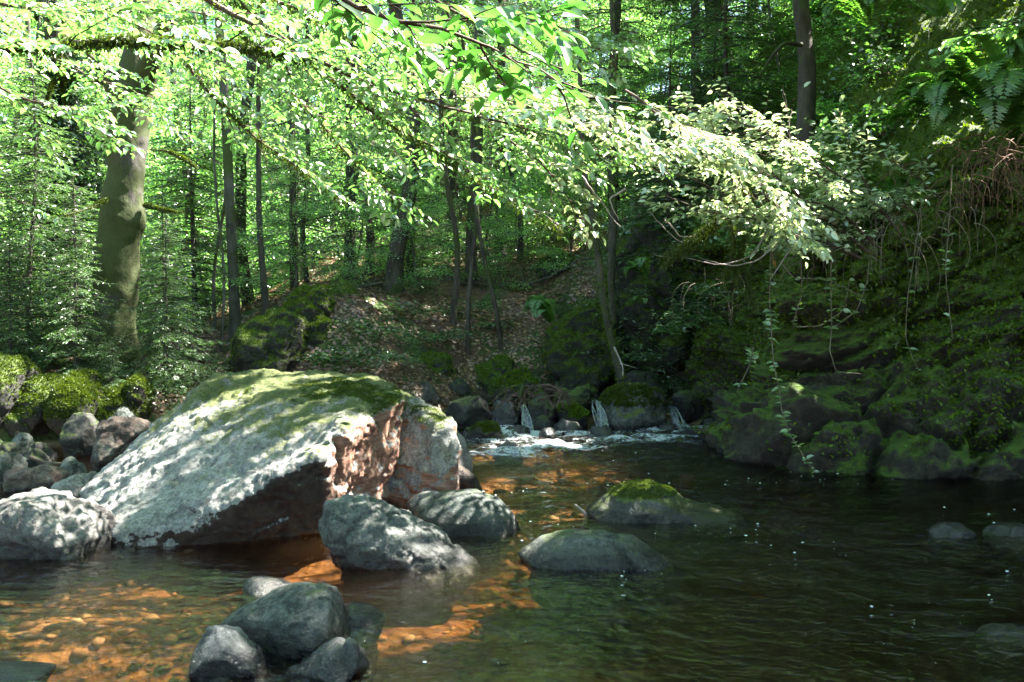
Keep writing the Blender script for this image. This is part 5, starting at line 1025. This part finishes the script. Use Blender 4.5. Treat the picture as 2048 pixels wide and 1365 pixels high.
# ---------------- ferns
def frond_mesh(name, L, mat, seed, npair=34, w=.36, droop=.9, dead=False):
    rng = np.random.default_rng(seed); t_ = np.linspace(0, 1, npair + 1); x = np.sin(t_ * (1.1 + droop * .5)) / (1.1 + droop * .5) * L * 1.25; z = (np.sin(t_ * 1.9) * .55 - droop * .45 * t_ ** 2.2) * L
    if dead: x = .22 * np.sin(t_ * 2.5) * L; z = -t_ * L * .95
    q = np.stack([x, t_ * 0 + .03 * np.sin(t_ * 3 + seed), z], 1); td = nrm(np.gradient(q, axis=0)); W_ = Wood(); LV = Leaves()
    for sg in (1, -1):
        i = np.arange(2, npair + 1); prof = np.sin(PI * np.clip(t_[i] * .92 + .06, 0, 1)) ** .7; wd = w * L * prof
        d = np.stack([td[i, 0] * .35, np.full(len(i), sg * 1.0), td[i, 2] * .35 - .18], 1) + rng.normal(size=(len(i), 3)) * (.06 if not dead else .4)
        nn = np.cross(td[i], np.array([0, 1.0, 0])) * -1; LV.add(q[i], d, nn + rng.normal(size=nn.shape) * .12, wd * .62, L * (.034 if not dead else .016) * (.6 + prof))
        for f_ in (.25, .45, .65, .82):                      # lobes along each pinna
            for s2 in (1, -1):
                b_ = q[i] + nrm(d) * (wd * .62 * f_)[:, None]; LV.add(b_, nrm(d) * .7 + td[i] * s2 * .9, nn, L * .05 * prof * (1.1 - f_), L * .016)
    r_ = LV.out(name, mat, None, seed=seed); return r_
FR = [frond_mesh('frond', 1.0, M['fern'], s_, droop=d_) for s_, d_ in ((1, .6), (2, .95), (3, 1.25))]; FD = frond_mesh('dead_frond', 1.0, M['fern_dead'], 4, droop=2.2, dead=True, w=.15)
W = Wood(); FROM = []
def fern(label, p, size, n, seed, dead=0, az=None, group=None):
    rng = np.random.default_rng(seed); root = empty('fern', tuple(p)); tag(root, label, 'fern', group)
    for i in range(n + dead):
        src = FD if i >= n else FR[int(rng.integers(3))]; f = src.copy(); C.objects.link(f); f.parent = root; s_ = size * (.75 + .4 * rng.random()); f.scale = (s_, s_, s_)
        a = (i * 2.4 + rng.normal() * .2) if az is None else az[0] + (rng.random() * 2 - 1) * az[1]; f.rotation_euler = (rng.normal() * .15, -.25 + rng.normal() * .22 + 0, a)
    return root
fern('large sunlit fern arching from the cliff top over a brown root tangle', P(2010, 265, 8.9), 1.0, 15, 1, 0, az=(PI * 1.08, 1.5))
fern('fern fanning out just left of the large one in full light', P(1905, 250, 8.9), .65, 9, 2, 0, az=(PI, 1.3))
fern('blue green fern high near the top right', P(1880, 40, 9.9), .6, 8, 3, 0, az=(PI * 1.1, 1.6))
fern('shaded fern hanging on the upper slope left of the blue green one', P(1740, 60, 10.6), .6, 7, 4, 0, az=(PI * 1.2, 1.4))
fern('small teal fern on the dark mossy rock rib', P(1295, 555, 13.7), .42, 7, 5, 0, az=(PI * 1.1, 1.2))
fern('tiny teal fern lower down on the mossy rock rib', P(1290, 610, 13.6), .3, 5, 6, 0, az=(PI * 1.1, 1.2))
fern('broad dark fern on the leafy slope beside the green crag', P(1105, 650, 14.0), .62, 10, 7, 0, az=(PI * 1.05, 1.4))
fern('fern tucked into the cliff corner beneath the hanging roots', P(1560, 470, 9.9), .45, 7, 8, 1, az=(PI * 1.2, 1.3))
fern('fern growing at the cliff lip below the sunlit tangle', P(1780, 420, 9.6), .5, 8, 9, 0, az=(PI * 1.2, 1.3))
fern('fern in green shade at the right edge of the steep slope', P(2040, 140, 9.8), .6, 8, 10, 1, az=(PI * 1.1, 1.4))
for o_ in FR + [FD]: bpy.data.objects.remove(o_)

# ---------------- bushes and ivy on the slope above the cliff
def bush(label, p, size, n, leafL, seed, mat='shrub', stems=9, name='leafy_bush', flat=.7, group=None, near=True, cat='bush'):
    rng = np.random.default_rng(seed); root = empty(name, tuple(p)); tag(root, label, cat, group); W = Wood(); P_, D_ = [], []
    for i in range(stems):
        a = rng.random() * 6.28; el = .3 + rng.random() * .9; L = size * (.6 + .6 * rng.random()); k = 8; tt = np.linspace(0, 1, k); d = np.array([math.cos(a) * math.cos(el), math.sin(a) * math.cos(el), math.sin(el)])
        q = d * (tt * L)[:, None] - UP * (tt ** 2 * L * .45)[:, None] + fbm(np.stack([tt * 3, tt * 0 + i, tt * 0 + seed], 1), 1, 2, seed)[:, None] * .06; W.tube(q, np.linspace(.006, .0015, k), 3)
        m = n // stems; v = .2 + .8 * rng.random(m); c = np.stack([np.interp(v, tt, q[:, j]) for j in range(3)], 1) + rng.normal(size=(m, 3)) * size * np.array([.15, .15, .10]); P_.append(c); D_.append(d * .4 + rng.normal(size=(m, 3)) * np.array([.8, .8, .35]) - UP * .2)
    p_ = np.concatenate(P_); s = leafL * (.5 + .7 * rng.random(len(p_))); LV = Leaves(); LV.add(p_, np.concatenate(D_), UP + rng.normal(size=p_.shape) * .45, s, s * .6); W.out('stems', M['twig'], root); LV.out('leaves', M[mat], root, near=near, seed=seed); return root
rng = np.random.default_rng(66); bl = []
for i in range(230):
    v = int(vN * (.62 + .37 * rng.random())); u_ = int(sN * (.05 + .80 * rng.random())); p = CV[v, u_] + np.array([0, 0, -.03]); px, py = proj(p)
    if (px > 1800 and 120 < py < 330) or px < 1150 or px > 2200 or py < -200 or p[1] < 3 or (i > 120 and px < 1550): continue
    bl.append(bush('x', p, .35 + .35 * rng.random(), int(150 + 200 * rng.random()), .055 + .05 * rng.random(), 700 + i, ['shrub', 'beech_far', 'beech', 'shrub'][i % 4], 7, 'slope_plant', group='leafy plants over the cliff top slope', cat='plant'))
rank(bl, 'leafy plant growing on the steep ground over the cliff, {} from the left')
bl = []
for i, (px, py, Y, s_) in enumerate([(700, 640, 14.2, .8), (760, 660, 14.0, .8), (820, 610, 15.0, .8), (700, 700, 13.6, .7), (850, 560, 16, .8), (930, 600, 15.6, .7), (780, 700, 13.4, .6), (880, 660, 14.6, .6), (1000, 640, 15.5, .5), (960, 540, 17, .8), (1060, 500, 18, .9), (640, 700, 13.6, .5), (1380, 620, 12.6, .6), (1340, 640, 12.6, .5), (1420, 570, 12.4, .6), (1290, 700, 13.4, .4)]):
    x = P(px, py, Y)[0]; z = P(px, py, Y)[2]; bl.append(bush('x', (x, Y, z - .15), s_, 420, .06, 900 + i, 'shrub', 8, 'beech_seedling', group='low leafy seedlings on the slope', cat='seedling'))
    bl[-1].scale = (1, 1, .5)
rank(bl, 'low fresh green seedling spread over the leafy slope, {} from the left')

# ---------------- trailing vines down the cliff face
for i, (l, n, lb) in enumerate([([(1545, 500, 9.35), (1540, 600, 9.3), (1545, 690, 9.2), (1552, 760, 9.1), (1565, 830, 8.95), (1590, 890, 8.8), (1630, 940, 8.6)], 60, 'long vine with small bright leaves trailing down to the pool'),
          ([(1670, 430, 9.3), (1665, 480, 9.3), (1662, 600, 9.25), (1662, 700, 9.2), (1670, 745, 9.15), (1720, 750, 9.15)], 14, 'bare looped vine hanging over the middle of the cliff'),
          ([(1600, 500, 9.3), (1605, 590, 9.3), (1580, 660, 9.3), (1640, 655, 9.3), (1690, 620, 9.3), (1700, 560, 9.3)], 12, 'curling vine that loops back up the green cliff face'),
          ([(1845, 400, 9.3), (1830, 500, 9.1), (1815, 600, 9.1), (1810, 680, 9.1), (1835, 740, 9.1)], 8, 'thin straight vine left of the cliff crack'),
          ([(1740, 480, 9.2), (1735, 560, 9.2), (1715, 620, 9.2), (1660, 660, 9.2)], 12, 'slack vine crossing the ferny part of the cliff'),
          ([(1510, 690, 9.8), (1500, 730, 9.7), (1485, 760, 9.7), (1470, 790, 9.6)], 12, 'short leafy sprig dangling near the far right spout'),
          ([(1560, 520, 9.0), (1590, 560, 9.0), (1650, 560, 9.0), (1720, 590, 9.0)], 8, 'pale arching bramble stem over the cliff corner'),
          ([(1905, 330, 9.3), (1900, 420, 9.0), (1890, 520, 9.0), (1895, 600, 9.0), (1905, 680, 9.0)], 10, 'vine hanging right of the cliff crack')]):
    q = np.array([P(*a) for a in l]); root = empty('vine', tuple(q[0])); tag(root, lb, 'vine', 'vines trailing down the cliff'); q = bez(q - q[0], 50); q += fbm(q + i * 5, 4, 3, i)[:, None] * .03; W = Wood(); W.tube(q, np.linspace(.006, .003, 50), 4); W.out('stem', M['vine'], root)
    rg = np.random.default_rng(800 + i); j = rg.integers(4, 50, n); lv = Leaves(); j = np.sort(np.concatenate([j, j[::2]])); s_ = .035 + .055 * rg.random(len(j)); lv.add(q[j], np.stack([np.where(np.arange(len(j)) % 2, 1, -1) * 1.0, rg.normal(size=len(j)) * .5, rg.normal(size=len(j)) * .3 + .1], 1), UP + rv(len(j), .5, rg), s_, s_ * .6); lv.out('leaves', M['beech'], root, near=True)

def tangle(label, px, py, Y, wd, n, L_, seed, mat, r=.004, group='tangles hanging from the cliff lip'):
    rng = np.random.default_rng(seed); o_ = P(px, py, Y); root = empty('root_tangle', tuple(o_)); tag(root, label, 'roots', group); W = Wood(); tt = np.linspace(0, 1, 14)
    for i in range(n):
        a = np.array([rng.normal() * wd * .5, rng.normal() * .12 - .05, rng.normal() * .10]); l_ = L_ * rng.uniform(.3, 1.2); d = np.array([rng.normal() * .9, -.12 - .4 * rng.random(), rng.random() * .5])
        q = a + d * (np.sin(tt * 2) * l_ * .5)[:, None] - UP * (tt ** 1.4 * l_)[:, None]; q += fbm(q + i, 3.5, 3, seed)[:, None] * .06 * tt[:, None] * np.array([1, .5, .3]); W.tube(q, np.linspace(r * rng.uniform(.6, 1.5), r * .3, 14), 4)
    W.out('strands', M[mat], root); return root
tangle('dense rust brown tangle of dead fronds under the large sunlit fern', 2000, 300, 9.25, .4, 70, .85, 1, 'rust', .005)
tangle('brown hanging roots between the big fern and the cliff crack', 1890, 370, 9.2, .5, 26, .6, 2, 'rust')
tangle('pale dry stems spilling over the cliff lip above the crack', 1800, 440, 9.2, .6, 30, .5, 3, 'vine')
tangle('loose web of pale stems over the middle of the cliff', 1700, 470, 9.3, .6, 22, .6, 4, 'vine')
tangle('thin stems dangling at the cliff corner', 1590, 490, 9.4, .4, 14, .45, 5, 'vine')
tangle('roots hanging in the shade beside the hanging moss', 1440, 560, 10.4, .5, 14, .4, 6, 'vine')
for i, (px, Y, L_, a_, lb) in enumerate([(700, 16.5, 1.6, .4, 'fallen branch lying on the leaf litter below the crag'), (950, 16.8, 1.3, -.5, 'fallen branch lying across the litter in the middle of the slope'), (1080, 17.5, 1.8, .2, 'longer fallen branch near the shaded outcrop'), (840, 19.5, 2.2, -.2, 'fallen pole among the dark trunks'), (380, 17, 1.5, .7, 'fallen branch by the gully path')]):
    x = at(px, Y); z = hz(x, Y); root = empty('fallen_branch', (x, Y, z + .05)); tt = np.linspace(-.5, .5, 16); d = np.array([math.cos(a_), math.sin(a_) * .5, 0]); q = d * (tt * L_)[:, None]
    q[:, 2] = [hz(x + p_[0], Y + p_[1]) - z + .03 for p_ in q]; q += fbm(q + i * 3, 2.5, 3, i)[:, None] * .05; W = Wood(); W.tube(q, np.linspace(.035, .01, 16), 7, .25, i)
    for j in (5, 8, 11): W.tube(q[j] + np.array([.3, .2, .5]) * np.linspace(0, .5, 6)[:, None] * (1 if j % 2 else -1) * [1, 1, (1 if j % 2 else -1)], np.linspace(.012, .003, 6), 4)
    W.out('wood', M['bark_moss'] if i % 2 else M['bark_grey'], root); tag(root, lb, 'branch')
# ---------------- driftwood
q = G(1158, 1030); root = empty('driftwood_stick', tuple(q)); W = Wood(); W.tube(np.array([P(1172, 1030, q[1]), P(1165, 1022, q[1]), P(1150, 1010, q[1] - .02)]) - q, [.012, .012, .008], 7); W.out('stick', M['twig_pale'], root); tag(root, 'pale stub of driftwood leaning on the moss capped rock', 'driftwood')
root = empty('driftwood_heap', tuple(P(1070, 790, 12))); W = Wood(); rg = np.random.default_rng(4)
for i in range(34):
    a = P(1000 + rg.random() * 130, 770 + rg.random() * 35, 11.9 + rg.random() * .3); d = nrm(np.array([rg.normal(), rg.normal() * .4, rg.normal() * .45])); L_ = .12 + .35 * rg.random(); tt = np.linspace(-.5, .5, 8); q = a + d * (tt * L_)[:, None] - UP * (tt ** 2 * .25)[:, None] - np.array(root.location); W.tube(q, .004 + .007 * rg.random() ** 2, 5)
W.out('twigs', M['twig'], root); W = Wood(); W.tube(np.array([P(1040, 796, 11.8), P(1043, 783, 11.8), P(1047, 768, 11.8)]) - np.array(root.location), [.03, .032, .024], 9, .2); W.out('mossy_stub', M['moss_tuft'], root); tag(root, 'heap of tangled driftwood with one mossy stub caught on the fall', 'driftwood')
q0 = P(70, 915, 8.6); root = empty('driftwood_branch', tuple(q0)); W = Wood(); W.tube(np.array([P(60, 915, 8.6), P(90, 926, 8.5), (P(118, 928, 8.4)), P(150, 930, 8.3)]) - q0, [.02, .016, .014, .006], 7, .3); W.out('stick', M['twig'], root); tag(root, 'short brown branch stranded beside the side stream', 'driftwood')
q0 = P(1232, 700, 13.2); root = empty('dead_branch', tuple(q0)); W = Wood(); W.tube(bez(np.array([P(1228, 695, 13.2), P(1238, 715, 13.1), P(1246, 735, 13), P(1246, 752, 12.9)]) - q0, 12), np.linspace(.016, .008, 12), 6, .3); W.tube(bez(np.array([P(1240, 728, 13.1), P(1258, 732, 13), P(1275, 738, 13)]) - q0, 8), np.linspace(.008, .003, 8), 5); W.out('stick', M['twig_pale'], root); tag(root, 'pale dead branch stuck upright on the dark rock above the fall', 'dead branch')

# ---------------- canopy trees added to shade the stream, crowns cut open for chosen sun patches
LIT = [(P(890, 900, 7.7), .3), (P(120, 1020, 6.2), .5), (P(230, 850, 9.2), .3),
       (G(250, 1180), .55), (G(60, 1200), .4), (G(480, 1140), .55), (G(600, 1110), .35), (G(1000, 990), .62), (G(1150, 970), .6), (G(1150, 1010), .35), (P(1250, 790, 12.1), .5), (G(1080, 890), .6), (G(990, 905), .4), (G(1330, 862), .25), (G(1580, 965), .22),
       (P(1000, 260, 6.6), .8), (P(1150, 290, 6.8), .85), (P(1300, 300, 7.1), 1.0), (P(1450, 310, 8.2), 1.15), (P(1560, 360, 8.7), 1.1), (P(1700, 330, 9.0), 1.0), (P(1520, 470, 8.5), .9), (P(1100, 420, 7.1), .55), (P(850, 200, 6.3), .7), (P(650, 130, 6.1), .7), (P(1900, 230, 9.2), 1.1), (P(1960, 100, 9.6), 1.1), (P(1700, 180, 10.2), 1.2), (P(1850, 80, 10.5), 1.5), (P(1800, 420, 9.3), .6), (P(1400, 250, 8.2), .8),
       (P(60, 740, 10.5), .6), (P(160, 760, 10.6), .45), (P(270, 760, 11), .4), (G(820, 1290), .26), (P(500, 60, 5.8), .6), (P(80, 60, 6), .8), (P(1000, 100, 2.9), .35), (P(800, 40, 2.7), .35), (P(262, 370, 12.2), .22), (P(400, 700, 18), 2.0), (P(860, 500, 20), .8), (P(760, 600, 15), .25), (P(640, 580, 14.5), .25)]
def sunhole(p):  # clears crown leaves towards the sun above each chosen lit spot
    keep = np.ones(len(p), bool)
    jit = fbm(p, 1.3, 3, 88) * .22; few = fbm(p, 3.4, 2, 89)
    for c, r_ in LIT:
        v = p - c; a = v @ SUN; d = np.linalg.norm(v - a[:, None] * SUN, axis=1); keep &= ~((a > 0) & (d < r_ * (1 + jit)) & ((few < .16) | ((r_ >= .5) & (d < r_ * .9))))
    return keep
CAN = [(9.6, 13.5, 11.5, 5.5, 17), (8.5, 17.5, 12.5, 4.6, 10), (11.5, 8.5, 10.5, 5.0, 11), (3.5, 19, 13, 5.0, 12), (8.8, 3.0, 9.5, 4.5, 9), (-9.5, 8.0, 9.5, 4.2, 8), (-8.5, -1, 9, 4.5, 8), (3, -4, 9, 5, 9)]
BIAS = {0: (-.8, -1.2), 2: (-1.5, .5), 3: (.5, -2), 4: (-1.5, 3.6), 5: (0, -1), 8: (-1.6, -.6), 9: (-5.2, -1.8)}
CAN += [(7.4, 11.9, 10, 4.6, 14), (8.4, 10.9, 7.4, 3.3, 24)]  # the last is added low, to throw streaks of shade on the boulder
for i, (x, y, zc, cr, nl) in enumerate(CAN):
    bx_, by_ = BIAS.get(i, (0, 0))
    rng = np.random.default_rng(1000 + i); z0 = hz(x, y) - .2; root = empty('overhead_tree', (x, y, z0)); b0 = np.array([x, y, z0]); W = Wood(); H_ = zc - z0; tp = trunk_path(H_ + 1.5, (0, 0), .4, i); W.tube(tp, np.linspace(.24, .06, len(tp)), 10, .12, i); W.out('trunk', M['bark_beech'], root); W = Wood(); P_, D_ = [], []
    for j in range(nl * 2):
        a = j * 2.4 + rng.normal() * .2; ln = cr * (.6 + .5 * rng.random()); zz_ = H_ - 2.2 + 3.2 * rng.random(); k = 8; tt = np.linspace(0, 1, k); d = np.array([math.cos(a), math.sin(a), .12 + rng.normal() * .08]); o_ = np.array([np.interp(zz_, tp[:, 2], tp[:, 0]), np.interp(zz_, tp[:, 2], tp[:, 1]), zz_])
        q = o_ + d * (tt * ln)[:, None] - UP * (tt ** 2 * ln * .14)[:, None] + np.array([bx_, by_, 0]) * tt[:, None]; W.tube(q, np.linspace(.06, .012, k), 5)
        for s_ in range(16):
            v = .15 + .85 * rng.random(); c = np.array([np.interp(v, tt, q[:, m]) for m in range(3)]) + rng.normal(size=3) * np.array([.6, .6, .2]); m = 80 if i != 9 else 150; P_.append(c + rng.normal(size=(m, 3)) * np.array([.42, .42, .09])); D_.append(d + rng.normal(size=(m, 3)) * np.array([.8, .8, .25]))
    p = np.concatenate(P_); s = .10 * (.7 + .6 * rng.random(len(p))); LV = Leaves(); LV.add(p, np.concatenate(D_), UP + rng.normal(size=p.shape) * .35, s, s * .65)
    W.out('limbs', M['bark_beech'], root); LV.out('crown', M['beech_far'], root, seed=i, keep=lambda p, b0=b0: sunhole(p + b0) & streaks(p + b0))
    tag(root, ['tall tree on the steep slope whose crown shades the cliff', 'tall tree behind the cliff top shading the little fall', 'tree above the right end of the cliff', 'tall tree behind the leaning mossy one', 'tree on the near right bank roofing the pool', 'tree on the left bank outside the bright corner', 'tree on the near left bank', 'tree leaning over the stream from the near bank', 'tree hidden by the right hand cliff with boughs spread over the pool', 'low spreading tree whose boughs reach out between sun and huge boulder'][i], 'tree', 'trees roofing the stream')
